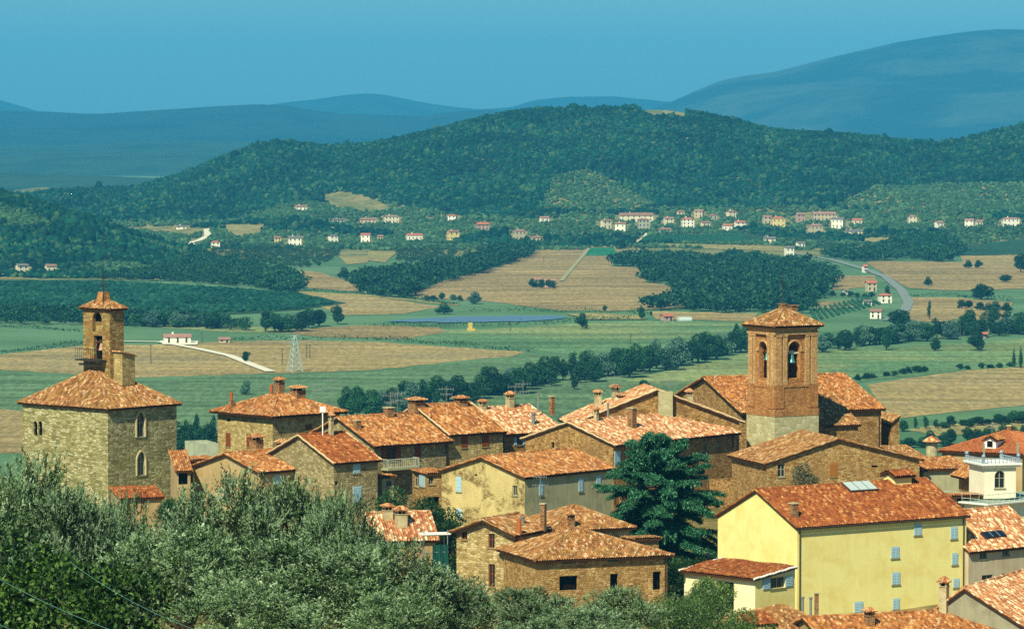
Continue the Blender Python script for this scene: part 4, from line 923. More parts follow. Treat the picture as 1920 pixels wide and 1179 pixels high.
# green netting on a scaffold beside the small pale roof
sp_ = pt(822, 1080, 362); rt = empty('scaffold', (sp_.x, sp_.y, sp_.z-3), R(15)); tag(rt, 'scaffold frame hung with green netting behind the olive trees', 'scaffold')
m = MB()
for x in (-1.4, .9): m.tube([(x,0,0),(x,0,7.4)], .05, 6); m.tube([(x,1.4,0),(x,1.4,6.6)], .05, 6)
for z in (3.6, 5.3, 6.9): m.tube([(-1.5,0,z),(1.0,0,z)], .05, 6); m.tube([(-1.4,0,z),(-1.4,1.4,z)], .04, 6)
m.build('frame', [METAL], rt)
m = MB(); n = 9
V = [(-.6+1.5*i/(n-1), -.06+.07*math.sin(i*1.7+j), 2.0+j*.8) for j in range(6) for i in range(n)]
m.add(V, [(j*n+i, j*n+i+1, (j+1)*n+i+1, (j+1)*n+i) for j in range(5) for i in range(n-1)]); m.build('netting', [NET], rt)
m = MB(); m.box((-1.6,-.1,6.95),(1.2,1.5,7.05)); m.build('scaffold_board', [WHITE], rt)

# ------------------------------------------------------------------ leaves
def rot_rows(rng, n):
    q = rng.normal(size=(n, 4)); q /= np.linalg.norm(q, axis=1, keepdims=True); return q
def leaf_quads(pos, d, nrm, L, W):
    """lens-shaped leaves: base, side, tip, side"""
    d = d / (np.linalg.norm(d, axis=1, keepdims=True)+1e-9); s = np.cross(d, nrm); s /= np.linalg.norm(s, axis=1, keepdims=True)+1e-9
    L = np.asarray(L).reshape(-1, 1); W = np.asarray(W).reshape(-1, 1)
    V = np.stack([pos, pos + d*L*.45 + s*W, pos + d*L, pos + d*L*.45 - s*W], 1)
    n = len(pos); return V.reshape(-1, 3), np.arange(4*n).reshape(n, 4)
def olive_crown(seed, nl=25, shoots=112, leaves=16):
    rng = np.random.default_rng(seed); lob = []
    while len(lob) < nl:
        p = rng.uniform(-1, 1, 3)
        if .35 < np.linalg.norm(p) < 1: lob.append(p*np.array([2.9, 2.9, 1.9]) + np.array([0, 0, 3.9]) )
    P = []; D = []; Nn = []; Ls = []; Ws = []; Us = []
    for c_ in lob:
        tone = rng.uniform(-.22, .22)
        r = rng.uniform(.7, 1.25)
        dirs = rng.normal(size=(shoots, 3)); dirs[:, 2] += .25; dirs /= np.linalg.norm(dirs, axis=1, keepdims=True)
        st = c_ + dirs*r*rng.uniform(.5, .98, (shoots, 1))*np.array([1,1,.85])
        gd = dirs*.75 + np.array([0,0,.95]) + rng.normal(size=(shoots, 3))*.35; gd /= np.linalg.norm(gd, axis=1, keepdims=True)
        ln = rng.uniform(.4, .95, shoots); us = np.clip(rng.uniform(0, 1, shoots) + tone, .01, .99); sn = rng.normal(size=(shoots, 3))
        for k in range(leaves):
            f = (k+.5)/leaves; pp = st + gd*(ln*f)[:, None] + np.array([0,0,-.12])*(f*f)
            side = rng.normal(size=(shoots, 3)); ld = gd*.75 + side*.5
            P.append(pp); D.append(ld); Nn.append(sn + rng.normal(size=(shoots, 3))*.5); Ls.append(rng.uniform(.12, .2, shoots)); Ws.append(rng.uniform(.02, .034, shoots)); Us.append(np.clip(us*.8 + .32*(f-.3), .01, .99))
    V, Fq = leaf_quads(np.concatenate(P), np.concatenate(D), np.concatenate(Nn), np.concatenate(Ls), np.concatenate(Ws))
    u = np.repeat(np.concatenate(Us), 4); return V, Fq, lob, np.stack([u, u], 1)
def broad_crown(seed, lobes, n, lo, hi, ratio=.3, up=.2):
    """leaf clumps spread through lobes (centre, radius, squash)"""
    rng = np.random.default_rng(seed); P = []; D = []
    for (c_, r, sq) in lobes:
        k = max(8, int(n*r*r)); d = rng.normal(size=(k, 3)); d /= np.linalg.norm(d, axis=1, keepdims=True)
        rr = r*rng.uniform(.45, 1.08, (k, 1))**.6; P.append(np.array(c_) + d*rr*np.array([1, 1, sq])); D.append(d*.6 + rng.normal(size=(k, 3))*.6 + np.array([0,0,up]))
    P = np.concatenate(P); D = np.concatenate(D); k = len(P); L = rng.uniform(lo, hi, k)
    return leaf_quads(P - D/(np.linalg.norm(D, axis=1, keepdims=True))*(L*.5)[:, None], D, rng.normal(size=(k, 3)), L, L*ratio)
OLIVE = foliage('olive_leaves', ['#101e08', '#223812', '#405a28', '#668450', '#a6ba90'], back='#7a9468', rough=.6, trans=.1, spec=.2, by_uv=True)
BARK = plain('bark', '#4a3c2a', .95, .05, .4, 6)
CEDARM = foliage('cedar_needles', ['#1e4c2c', '#3c8054', '#18381f', '#6cae7a', '#2c6840'], trans=.1, rough=.55)
SHRUB = foliage('broad_leaves', ['#34501c', '#4c6c28', '#64843a', '#2a4418', '#7c9848'], trans=.25, rough=.4, spec=.4)
DARKLEAF = foliage('dark_leaves', ['#1e3c18', '#2c5020', '#183214', '#3a6028'], trans=.2, rough=.5)
MIXLEAF = foliage('thicket_leaves', ['#162a0c', '#28461a', '#3c5c24', '#56762e', '#1c3410'], trans=.15, rough=.5)
DRYLEAF = foliage('flowering_leaves', ['#5a6428', '#3a4c1c', '#8c8448', '#c0b48c', '#2c3c18'], trans=.2)
def trunk_mesh(seed, lob, h0=1.5, r0=.28, mat=BARK, lean=.2):
    rng = np.random.default_rng(seed); m = MB(); top = Vector((rng.uniform(-lean, lean), rng.uniform(-lean, lean), h0))
    m.tube([(0,0,-.8), (0.04,0.02,h0*.5), tuple(top)], [r0*1.3, r0, r0*.8], 9)
    for c_ in lob[:10]:
        c_ = Vector(c_); mid = top.lerp(c_, .5) + Vector(rng.normal(0, .15, 3)); m.tube([tuple(top - Vector((0,0,.1))), tuple(mid), tuple(c_)], [r0*.55, r0*.32, .03], 6)
    return m
protos = []
for s in range(3):
    V, Fq, lob, uvs = olive_crown(40+s)
    m = MB(); m.add(V, Fq, 0, uvs); cr = m.build('crown', [OLIVE], None); tr = trunk_mesh(60+s, lob).build('trunk', [BARK])
    protos.append((cr.data, tr.data)); bpy.data.objects.remove(cr); bpy.data.objects.remove(tr)
def plant(name, label, cat, xy, Y, ytop, width, meshes, base_h, base_w, rz, group=None, zg=None, lean=0):
    """a tree whose top the photo shows at xy; its foot stands on the ground there"""
    p = pt(xy, ytop, Y); g = gz(p.x, p.y) if zg is None else zg
    h = p.z - g; w = width*Y/F
    rt = empty(name, (p.x, p.y, g), rz); tag(rt, label, cat, group); rt.rotation_euler[0] = lean
    rt.scale = (w/base_w, w/base_w, h/base_h)
    for nm, me in meshes:
        o = bpy.data.objects.new(nm, me); COL.objects.link(o); o.parent = rt
    return rt
OL = [  # x, top y, width px, distance, label
 (55, 852, 300, 168, 'tall silvery olive tree at the far side beneath the stone tower'),
 (150, 905, 260, 150, 'olive tree with loose sprays in front of the stone tower corner'),
 (252, 925, 200, 190, 'slender olive tree just below the lean-to tiled roof'),
 (440, 884, 310, 172, 'broad pale olive tree below the low plastered gable'),
 (575, 884, 260, 176, 'olive tree with upright sprays below the red striped roof'),
 (655, 935, 240, 165, 'olive tree with grey-green crown beside the small pale roof'),
 (360, 985, 380, 145, 'large full olive tree in the middle of the olive grove'),
 (560, 1000, 400, 138, 'largest olive tree with dense silver crown low in the grove'),
 (735, 1015, 300, 150, 'olive tree in front of the scaffold with green netting'),
 (860, 1078, 240, 152, 'rounded olive tree in front of the tall narrow rubble house'),
 (985, 1098, 240, 150, 'olive tree half hiding the wide opening of the low brick house'),
 (1160, 1100, 190, 158, 'pale blue-green olive tree before the last window of the brick house'),
 (470, 1090, 330, 120, 'olive tree at the lower edge with olive brown sprays'),
 (720, 1110, 300, 118, 'bushy olive tree at the lower edge below the scaffold'),
 (1080, 1140, 260, 130, 'small olive tree at the lower edge below the brick house'),
]
for i, (x, y, w, Y, lab) in enumerate(OL):
    cm, tm = protos[i % 3]
    plant('olive_tree', lab, 'olive tree', x, Y, y, w, (('crown', cm), ('trunk', tm)), 6.7, 7.6, i*1.9, 'olive trees on the slope below the town')

def bush(name, label, cat, x, ytop, w, Y, mat, seed, n=900, lo=.1, hi=.2, group=None, h=None, zg=None, ratio=.3, trunkr=.12):
    rng = np.random.default_rng(seed); p = pt(x, ytop, Y); wid = w*Y/F
    g = zg if zg is not None else gz(p.x, p.y)
    if h is not None: g = p.z - h
    H_ = p.z - g; lob = []
    for i in range(12):
        a = rng.uniform(0, 6.28); q = rng.uniform(.1, .36)*wid; r = rng.uniform(.16, .27)*wid
        z = rng.uniform(.35, .95)*H_ - r*.6; lob.append(((q*math.cos(a), q*math.sin(a), max(z, r*.5)), r, min(1.0, H_/wid)))
    lob.append(((0, 0, H_ - .22*wid), .22*wid, .9))
    rt = empty(name, (p.x, p.y, g)); tag(rt, label, cat, group)
    m = MB(); m.add(*broad_crown(seed, lob, n, lo, hi, ratio)); m.build('crown', [mat], rt, uv=False)
    trunk_mesh(seed, [l[0] for l in lob], max(.5, H_*.25), trunkr).build('trunk', [BARK], rt); return rt
bush('dark_tree', 'dark green broadleaf tree crossed by the power cables', 'tree', 40, 985, 300, 132, MIXLEAF, 21, 420, .14, .26)
bush('dark_tree', 'dark green thicket tree at the lower edge between the power cables', 'tree', 205, 1045, 260, 124, MIXLEAF, 22, 420, .14, .26)
bush('dark_tree', 'dark broadleaf bush rising behind the corner of the yellow gable', 'tree', 1385, 940, 75, 402, DARKLEAF, 23, 420, .16, .32, h=8)
bush('shrub', 'bright green leafy shrub below the cream annex', 'shrub', 1318, 1092, 190, 300, SHRUB, 5, 900, .1, .2)
bush('shrub', 'bushy green shrub beside the tiled awning at the lower edge', 'shrub', 1395, 1136, 130, 285, SHRUB, 6, 900, .1, .2)
bush('shrub', 'low leafy shrub at the lower edge under the annex loggia', 'shrub', 1255, 1120, 150, 290, SHRUB, 7, 900, .1, .2)
bush('fig_tree', 'dark green leafy tree beneath the balcony and the lean-to', 'tree', 740, 908, 110, 396, DARKLEAF, 8, 420, .16, .32, h=9)
bush('fig_tree', 'dark green leafy tree spreading in front of the peeling gable', 'tree', 805, 938, 120, 392, DARKLEAF, 9, 420, .16, .32, h=8)
bush('fig_tree', 'dark green bush between the scaffold and the narrow rubble house', 'tree', 842, 972, 80, 385, DARKLEAF, 10, 420, .16, .32, h=7)
bush('flowering_bush', 'dark bush with pale blossoms against the broad rubble gable', 'bush', 1507, 866, 70, 412, DRYLEAF, 11, 900, .1, .2, h=4.5)
bush('dark_tree', 'dark broadleaf tree low between the cedar and the garden annex', 'tree', 1275, 1040, 130, 378, DARKLEAF, 12, 380, .16, .32, h=7)
bush('climber', 'green climbing plant covering the posts of the annex loggia', 'climber', 1322, 1078, 120, 338, SHRUB, 13, 700, .1, .2, h=5)
bush('low_tree', 'dark low tree in the gap behind the lean-to beside the stone tower', 'tree', 318, 930, 60, 415, DARKLEAF, 14, 500, .12, .24, h=4)

# ------------------------------------------------------------------ the cedar
def cedar():
    rng = np.random.default_rng(3); Y = 393; top = pt(1226, 812, Y); b = pt(1252, 1040, Y); g = gz(b.x, b.y); Hh = top.z - g
    rt = empty('cedar_tree', (b.x, b.y, g)); tag(rt, 'big dark blue-green cedar with layered drooping branches before the brick house', 'cedar')
    tip = Vector((top.x-b.x, 0, Hh)); trunk = MB(); trunk.tube([(0,0,-.5),(0.1,0,Hh*.4),tuple(tip*.7 + Vector((.3,0,0))),tuple(tip)], [.45,.34,.16,.03], 9)
    P=[];D=[];Nn=[];L=[]
    nb = 190
    for i in range(nb):
        f = (i/nb)**.9; z = Hh*(.13 + .85*f); a = i*2.39996 + rng.uniform(-.4, .4)
        ln = min(1.0, (1-f)*2.1)**.75*6.0*rng.uniform(.6, 1.1) + .4
        base = tip*(z/Hh); dirv = Vector((math.cos(a), math.sin(a), 0)); up = rng.uniform(-.15, .6) + .25*f
        pts = [base + dirv*(ln*t) + Vector((0,0, ln*(up*t - .42*t*t*(1.25-f)))) for t in np.linspace(0, 1, 8)]
        trunk.tube([tuple(p) for p in pts], list(np.linspace(.09*(1-f)+.03, .012, 8)), 5)
        side = Vector((-dirv.y, dirv.x, 0))
        nt = int(12 + ln*10)
        for k in range(nt):
            t = .22 + .78*(k+rng.uniform())/nt; q = t*7; j = min(int(q), 6); p = pts[j].lerp(pts[j+1], q-j)
            sl = (.35 + .9*ln/6)*(1.15-t)*rng.choice([-1, 1])*rng.uniform(.6, 1.2); tl = abs(sl)+.25
            td = (side*np.sign(sl)*.9 + dirv*.75 + Vector((0,0,rng.uniform(-.35,.05)))).normalized()
            nn = int(8 + tl*16)
            s = np.linspace(.02, 1, nn)[:, None]*tl
            pp = np.array(p) + s*np.array(td) + np.array([0,0,-.2])*(s/tl)**2*tl + rng.normal(0, .035, (nn, 3))
            for rep in range(2):
                P.append(pp + rng.normal(0, .06, (nn, 3))); D.append(np.array(td)*.7 + rng.normal(size=(nn, 3))*.6 + np.array([0,0,-.12])); Nn.append(np.array([0,0,1.]) + rng.normal(size=(nn, 3))*.5); L.append(rng.uniform(.18, .38, nn))
    L = np.concatenate(L); V, Fq = leaf_quads(np.concatenate(P), np.concatenate(D), np.concatenate(Nn), L, L*.15)
    m = MB(); m.add(V, Fq); m.build('crown', [CEDARM], rt, uv=False); trunk.build('trunk', [BARK], rt)
cedar()

# ------------------------------------------------------------------ power cables over the grove
CABLE = plain('pale_cable', '#5f8f80', .6, .2)
def cable(label, P, sag=.25):
    A, Bq = P; n = 20; m = MB()
    m.tube([tuple(A.lerp(Bq, i/n) - Vector((0,0,4*sag*(i/n)*(1-i/n)))) for i in range(n+1)], .0055, 5); o = m.build('power_cable', [CABLE]); tag(o, label, 'cable', 'power cables over the olive grove')
cable('upper end of a thin pale power cable passing lowest over the olives', (pt(-120, 1090, 88), pt(140, 1215, 70)))
cable('long thin pale power cable crossing the dark olive tree', (pt(-140, 996, 92), pt(300, 1212, 66)))
cable('thin pale power cable running past the largest olive tree', (pt(130, 1052, 96), pt(470, 1212, 74)))
# ------------------------------------------------------------------ the land
def sheet(name, xs, Ys, zf, mat, kind='structure', spread=0.0):
    PX, YY = np.meshgrid(np.asarray(xs, float), np.asarray(Ys, float))
    X = (PX-CX)/F*(YY+spread); Z = zf(X, YY); nx, ny = len(xs), len(Ys)
    V = np.stack([X, YY, Z], -1).reshape(-1, 3); i, j = np.meshgrid(np.arange(ny-1), np.arange(nx-1), indexing='ij'); a = (i*nx+j).ravel()
    m = MB(); m.add(V, np.stack([a, a+1, a+nx+1, a+nx], 1)); o = m.build(name, [mat], smooth=True, uv=False); tag(o, kind=kind); return o
def ground_mat():
    t = NT('land'); p = t.pos(); y = t.n('ShaderNodeSeparateXYZ', {0: p}).outputs[1]
    n1 = t.noise(p, .012, 5, .6, .5); n2 = t.noise(p, .5, 4, .7)
    crop = t.ramp(n1, [(.38, c('#4e7048')), (.6, c('#628258'))]); earth = t.ramp(t.noise(p, .25, 5), [(.4, c('#5e5a30')), (.6, c('#85764a'))])
    k = t.n('ShaderNodeMapRange', {0: y, 1: 700.0, 2: 1000.0}).outputs[0]
    col = t.mix(k, earth, crop); col = t.mix(.4, col, t.ramp(n2, [(.3, (.6,.6,.6)), (.7, (1.25,1.25,1.25))]), 'MULTIPLY')
    t.bsdf(col, 1, n2, .4, .4, .05); return t.m
sheet('ground', np.concatenate([np.arange(-9000, -1000, 400), np.arange(-1000, 3000, 50), np.arange(3000, 11000, 400)]), np.concatenate([np.arange(-60, 1000, 10), np.arange(1000, 6000, 100), np.arange(6000, 26001, 1000)]),
      lambda X, Y: np.where(Y < 1000, town_z(X, np.maximum(Y, 0)), 0.0), ground_mat(), spread=200)
def hill_mat(name, cols, scale=.02):
    t = NT(name); p = t.pos(); n1 = t.noise(p, scale, 6, .65, .4); n2 = t.noise(p, .15, 4, .7)
    n = len(cols); col = t.ramp(n1, [(.3 + .4*i/(n-1), c(h)) for i, h in enumerate(cols)])
    col = t.mix(.5, col, t.ramp(n2, [(.3, (.6,.6,.6)), (.7, (1.25,1.25,1.25))]), 'MULTIPLY'); t.bsdf(col, 1, n2, .3, .5, .05); return t.m
HILLG = hill_mat('hill_ground', ['#3c5230', '#66703e', '#8c8654', '#56683a'])
cols_ = np.arange(-700, 2700, 12)
sheet('hills', cols_, np.concatenate([np.arange(2960, 4700, 24), np.arange(4700, 5400, 60)]), hill_z, HILLG)
sheet('hills', cols_, np.arange(2520, 3380, 20), spur_z, HILLG)
def ridge(xs, ys, D, depth, mat, drop=.0, rough=6.0, seed=0):
    rng = np.random.default_rng(seed); ph = rng.uniform(0, 6.28, 8)
    def zf(X, Y):
        px = CX + F*X/Y; z0 = CZ - (np.interp(px, xs, ys) - HZ)/F*D
        q = (Y-D)/depth; p = np.where(q < 0, np.interp(q, [-1, -.75, -.4, -.15, 0], [0, .12, .52, .86, 1]), 1-_cos01(q*1.2))
        r = sum(np.sin(X*(k+1)*.0011*rough/6 + ph[k] + Y*.0006*(k+2))/(k+1.5) for k in range(5))
        return z0*p + r*depth*.012*np.clip(4*p*(1-p) + .06, 0, 1) - 2
    sheet('hills', np.arange(-700, 2700, 14), np.concatenate([np.linspace(D-depth, D, 34), np.linspace(D+depth*.1, D+depth*.8, 6)]), zf, mat)
FAR1 = hill_mat('far_woods', ['#10241c', '#18301f', '#263c2a', '#142a1e'], .0016)
FAR2 = hill_mat('far_mountain', ['#14281e', '#1c3426', '#485640', '#1e3628'], .0011)
ridge([-600, -100, 60, 200, 330, 400, 470, 600, 2600], [291, 290, 289, 288, 289, 292, 300, 330, 345], 8200, 3400, hill_mat('plain_woods', ['#1c382a', '#28483a', '#345442', '#203e30'], .004), seed=1)
ridge([-600, -100, 0, 80, 180, 250, 330, 400, 480, 540, 580, 640, 720, 800, 830, 880, 930, 1000, 1400, 2600], [200, 204, 207, 208, 213, 208, 203, 198, 194, 196, 204, 212, 214, 216, 211, 206, 205, 215, 260, 290], 13500, 2400, FAR1, seed=2)
ridge([-600, -20, 0, 40, 90, 400, 540, 590, 650, 690, 720, 760, 800, 850, 900, 960, 1000, 1060, 1150, 1240, 1300, 1500, 2600], [180, 185, 187, 199, 214, 212, 191, 186, 177, 174, 176, 184, 192, 199, 204, 200, 187, 181, 180, 189, 196, 210, 210], 19500, 3000, FAR1, seed=3)
ridge([-600, 1000, 1200, 1260, 1300, 1350, 1400, 1450, 1490, 1540, 1600, 1680, 1760, 1820, 1870, 1920, 2100, 2300, 2600], [420, 330, 215, 190, 172, 151, 141, 135, 125, 112, 98, 80, 67, 59, 55, 56, 70, 120, 200], 16500, 3200, FAR2, seed=4)

# ------------------------------------------------------------------ fields, roads, water
_layer = [0]
def drape(name, poly, mat, step=None, kind='structure', lift=None):
    _layer[0] += 1; lf = lift if lift is not None else .06 + .012*_layer[0]
    px = []
    for i, (x0, y0) in enumerate(poly):
        x1, y1 = poly[(i+1) % len(poly)]; n = max(1, int(math.hypot(x1-x0, (y1-y0)*4)/28))
        wob = lambda q: .7*math.sin(q*.13 + _layer[0])
        for k in range(n):
            f = k/n; x, y = x0+(x1-x0)*f, y0+(y1-y0)*f; px.append((x, y + (wob(x+y) if 0 < k else 0)))
    P = [ground_hit(x, y) for x, y in px]; out = [Vector((p.x, p.y)) for p in P]
    pts = list(out)
    if max(p.y for p in P) > 2500:
        step = step or 22
        xs = np.arange(min(p.x for p in out), max(p.x for p in out), step); ys = np.arange(min(p.y for p in out), max(p.y for p in out), step)
        XX, YY = np.meshgrid(xs, ys); k = in_poly(XX, YY, [(p.x, p.y) for p in out]); pts += [Vector((a, b)) for a, b in zip(XX[k], YY[k])]
    v2, _, f, *_r = delaunay_2d_cdt(pts, [], [list(range(len(out)))], 1, 1e-4)
    Xa = np.array([p.x for p in v2]); Ya = np.array([p.y for p in v2]); Z = ground_z(Xa, Ya) + lf
    if not f: print('EMPTY', name, poly[:2]); return
    m = MB(); m.add(np.stack([Xa, Ya, Z], 1), [tuple(q) for q in f]); o = m.build(name, [mat], uv=False); tag(o, kind=kind); return o
def ribbon(name, px, w, mat, n=10, lift=None):
    _layer[0] += 1; lf = lift if lift is not None else .1 + .012*_layer[0]; P = []
    for (x0, y0), (x1, y1) in zip(px, px[1:]):
        for k in range(n): P.append(ground_hit(x0+(x1-x0)*k/n, y0+(y1-y0)*k/n))
    P.append(ground_hit(*px[-1])); V = []
    for i, p in enumerate(P):
        d = (P[min(i+1, len(P)-1)] - P[max(i-1, 0)]); d.z = 0; d.normalize(); s = Vector((-d.y, d.x, 0))*w/2
        for q in (p+s, p-s): V.append((q.x, q.y, gz(q.x, q.y) + lf))
    m = MB(); m.add(V, [(2*i+1, 2*i+3, 2*i+2, 2*i) for i in range(len(P)-1)]); o = m.build(name, [mat], uv=False); tag(o, kind='structure'); return o
M_TAN = field('stubble', '#b09a62', '#94824e', 84, 16, .5, .8, .012, '#9c8c5c')
M_TAN2 = field('ploughed', '#a08a58', '#8a7a4c', 97, 18, .5, .7, .015, '#a8925e')
M_CORN = field('maize', '#68845a', '#58744a', 86, 16, .55, .6, .01)
M_GREEN = field('green_crop', '#6c8a5a', '#587c50', 93, 20, .55, .7, .008, '#86925a')
M_VINE = field('vineyard_ground', '#2c4e34', '#3c5c3a', 80, 14, .5, .5, .02)
M_BRIGHT = field('bright_crop', '#2f7a50', '#2a6c44', 20, 6, .2, .3, .03)
M_DRY = field('dry_grass', '#a4965c', '#848048', 40, 8, .15, .9, .02)
M_TERR = field('terrace_soil', '#8c8850', '#6c7444', 20, 12, .35, .8, .03, '#a09058')
for name, poly, mat in [
 ('field', [(-60, 598), (150, 602), (420, 622), (660, 628), (1000, 655), (1080, 668), (1400, 640), (1400, 605), (1180, 602), (900, 618), (640, 618), (300, 606)], M_GREEN),
 ('field', [(-60, 668), (0, 665), (155, 648), (300, 646), (430, 640), (560, 638), (700, 641), (985, 660), (960, 668), (870, 676), (700, 694), (520, 700), (240, 708), (-60, 690)], M_TAN),
 ('field', [(-60, 772), (0, 768), (90, 764), (200, 770), (200, 850), (-60, 850)], M_TAN2),
 ('field', [(240, 712), (520, 703), (700, 697), (870, 679), (985, 664), (1080, 669), (1200, 690), (1300, 720), (1000, 790), (300, 800), (-60, 760), (-60, 696)], M_CORN),
 ('field', [(1080, 760), (1180, 712), (1340, 676), (1400, 662), (1560, 656), (1720, 648), (1980, 632), (1980, 684), (1760, 700), (1640, 712), (1500, 740)], M_GREEN),
 ('field', [(1625, 722), (1700, 709), (1820, 694), (1980, 684), (1980, 756), (1900, 762), (1760, 776), (1670, 786)], M_TAN),
 ('field', [(1700, 806), (1760, 796), (1980, 784), (1980, 800), (1760, 818)], M_DRY),
 ('field', [(540, 625), (600, 614), (700, 610), (820, 614), (838, 622), (760, 636), (600, 632)], M_TAN2),
 ('field', [(770, 548), (850, 522), (940, 500), (1000, 472), (1060, 460), (1105, 461), (1150, 480), (1148, 500), (1205, 500), (1212, 530), (1255, 535), (1262, 553), (1340, 556), (1300, 575), (1215, 580), (1180, 583), (1050, 583), (920, 566), (780, 558)], M_TAN2),
 ('field', [(500, 503), (600, 511), (660, 530), (684, 547), (580, 541), (560, 522)], M_TAN2),
 ('field', [(565, 549), (690, 556), (830, 575), (760, 588), (640, 592), (600, 575)], M_TAN),
 ('field', [(560, 546), (690, 553), (860, 571), (860, 574), (690, 556), (560, 549)], M_DRY),
 ('field', [(1215, 584), (1420, 588), (1412, 603), (1230, 599)], M_TAN),
 ('field', [(1545, 518), (1640, 517), (1645, 538), (1560, 544)], M_TAN2),
 ('field', [(1620, 490), (1750, 491), (1980, 494), (1980, 540), (1800, 545), (1705, 541), (1660, 516)], M_TAN2),
 ('field', [(1700, 558), (1800, 559), (1900, 568), (1880, 600), (1800, 606), (1705, 602), (1690, 588)], M_TAN2),
 ('field', [(1800, 480), (1980, 478), (1980, 500), (1810, 500)], M_TAN),
 ('field', [(1525, 566), (1600, 566), (1610, 570), (1600, 577), (1525, 580)], M_TAN2),
 ('field', [(1105, 465), (1150, 465), (1158, 479), (1092, 479)], M_BRIGHT),
 ('field', [(1700, 470), (1800, 462), (1980, 440), (1980, 476), (1800, 480), (1720, 480)], M_VINE),
 ('field', [(1210, 442), (1400, 438), (1440, 445), (1400, 458), (1190, 455)], M_VINE),
 ('field', [(1180, 458), (1210, 441), (1222, 442), (1200, 456), (1420, 461), (1500, 463), (1480, 472), (1350, 468)], M_DRY),
 ('field', [(-60, 524), (0, 525), (200, 526), (400, 538), (560, 549), (650, 569), (560, 582), (400, 592), (200, 594), (-60, 588)], M_VINE),
 ('field', [(-60, 513), (100, 514), (120, 520), (-60, 525)], M_DRY),
 ('field', [(215, 428), (330, 425), (385, 430), (360, 444), (290, 436)], M_TERR),
 ('field', [(410, 422), (500, 423), (482, 440), (440, 447)], M_DRY),
 ('field', [(600, 368), (640, 360), (690, 370), (740, 392), (690, 398), (620, 388)], M_TERR),
 ('field', [(635, 481), (690, 480), (690, 493), (650, 497)], M_DRY), ('field', [(690, 470), (745, 474), (722, 493), (690, 489)], M_DRY),
 ('field', [(1600, 448), (1685, 445), (1690, 458), (1640, 459)], M_DRY),
 ('field', [(380, 455), (500, 480), (470, 490), (390, 470)], M_TERR),
 ('field', [(1195, 204), (1235, 201), (1290, 209), (1285, 219), (1215, 217)], M_DRY),
 ('field', [(1560, 385), (1640, 350), (1700, 352), (1740, 380), (1700, 398), (1600, 400)], M_TERR),
 ('field', [(1010, 395), (1040, 330), (1100, 318), (1140, 335), (1230, 385), (1180, 398)], M_TERR),
]: drape(name, poly, mat)
t_ = NT('pond_water'); t_.bsdf(c('#5a7078'), .35, t_.noise(t_.pos(), .6, 3), .08, .2, .5); POND = t_.m
drape('water', [(720, 604), (790, 598), (900, 594), (1050, 593), (1066, 597), (1000, 603), (860, 606)], POND)
drape('field', [(1060, 590), (1110, 588), (1200, 592), (1210, 600), (1092, 600), (1080, 594)], M_DRY)
GRAVEL = plain('white_gravel', '#d8d0b0', 1, .05, .15, .3); ASPH = plain('pale_asphalt', '#7e867a', .95, .1, .15, .3); TRACK = plain('grass_track', '#98946a', 1, .05, .2, .3)
ribbon('road', [(225, 641), (300, 642), (370, 655), (430, 668), (475, 686), (507, 698)], 4.5, GRAVEL)
drape('yard', [(300, 640), (372, 641), (370, 648), (305, 647)], GRAVEL)
ribbon('road', [(1480, 474), (1560, 488), (1620, 505), (1660, 520), (1690, 545), (1704, 568), (1697, 582), (1682, 592), (1664, 602)], 6, ASPH)
ribbon('road', [(1106, 462), (1095, 478), (1080, 495), (1052, 528)], 3, TRACK)
ribbon('road', [(388, 430), (390, 443), (372, 452), (356, 456), (362, 463)], 6, GRAVEL)
ribbon('road', [(1216, 438), (1212, 447), (1195, 456)], 6, GRAVEL)

# ------------------------------------------------------------------ woods
def ico():
    bm = bmesh.new(); bmesh.ops.create_icosphere(bm, subdivisions=2, radius=1.0); bm.verts.ensure_lookup_table()
    V = np.array([v.co[:] for v in bm.verts]); Fa = np.array([[v.index for v in f.verts] for f in bm.faces]); bm.free()
    Fa = Fa[V[Fa][:, :, 2].mean(1) > -.35]; u, inv = np.unique(Fa, return_inverse=True); return V[u], inv.reshape(-1, 3)
ICV, ICF = ico()
def lumps(P, rad, hgt, seed, jag=.22):
    rng = np.random.default_rng(seed); n = len(P); k = len(ICV)
    rf = 1 + rng.normal(0, jag, (n, k, 1)); a = rng.uniform(0, 6.28, n); ca, sa = np.cos(a), np.sin(a)
    W = ICV[None]*rf; X = W[..., 0]*ca[:, None] - W[..., 1]*sa[:, None]; Y = W[..., 0]*sa[:, None] + W[..., 1]*ca[:, None]
    V = np.stack([X*rad[:, None], Y*rad[:, None], (W[..., 2]*.5 + .42)*hgt[:, None]], -1) + P[:, None, :]
    Fq = (ICF[None] + (np.arange(n)*k)[:, None, None]).reshape(-1, 3)
    return V.reshape(-1, 3), Fq
def px_of(X, Y, Z):
    z = Z - CZ; zc = Y*CP - z*SP; return CX + F*X/zc, CY - F*(Y*SP + z*CP)/zc
WOODM = foliage('wood_crowns', ['#0b2c20', '#123c2a', '#09241a', '#1b4832', '#0e3226', '#3a5632', '#15402c'], trans=0, rough=.9, spec=.05, pvar=.8, pscale=.012)
GROVEM = foliage('olive_grove_crowns', ['#2e4c2c', '#3c5a38', '#244024', '#4c6c46', '#345032'], trans=0, rough=.9, spec=.05, pvar=.5, pscale=.03)
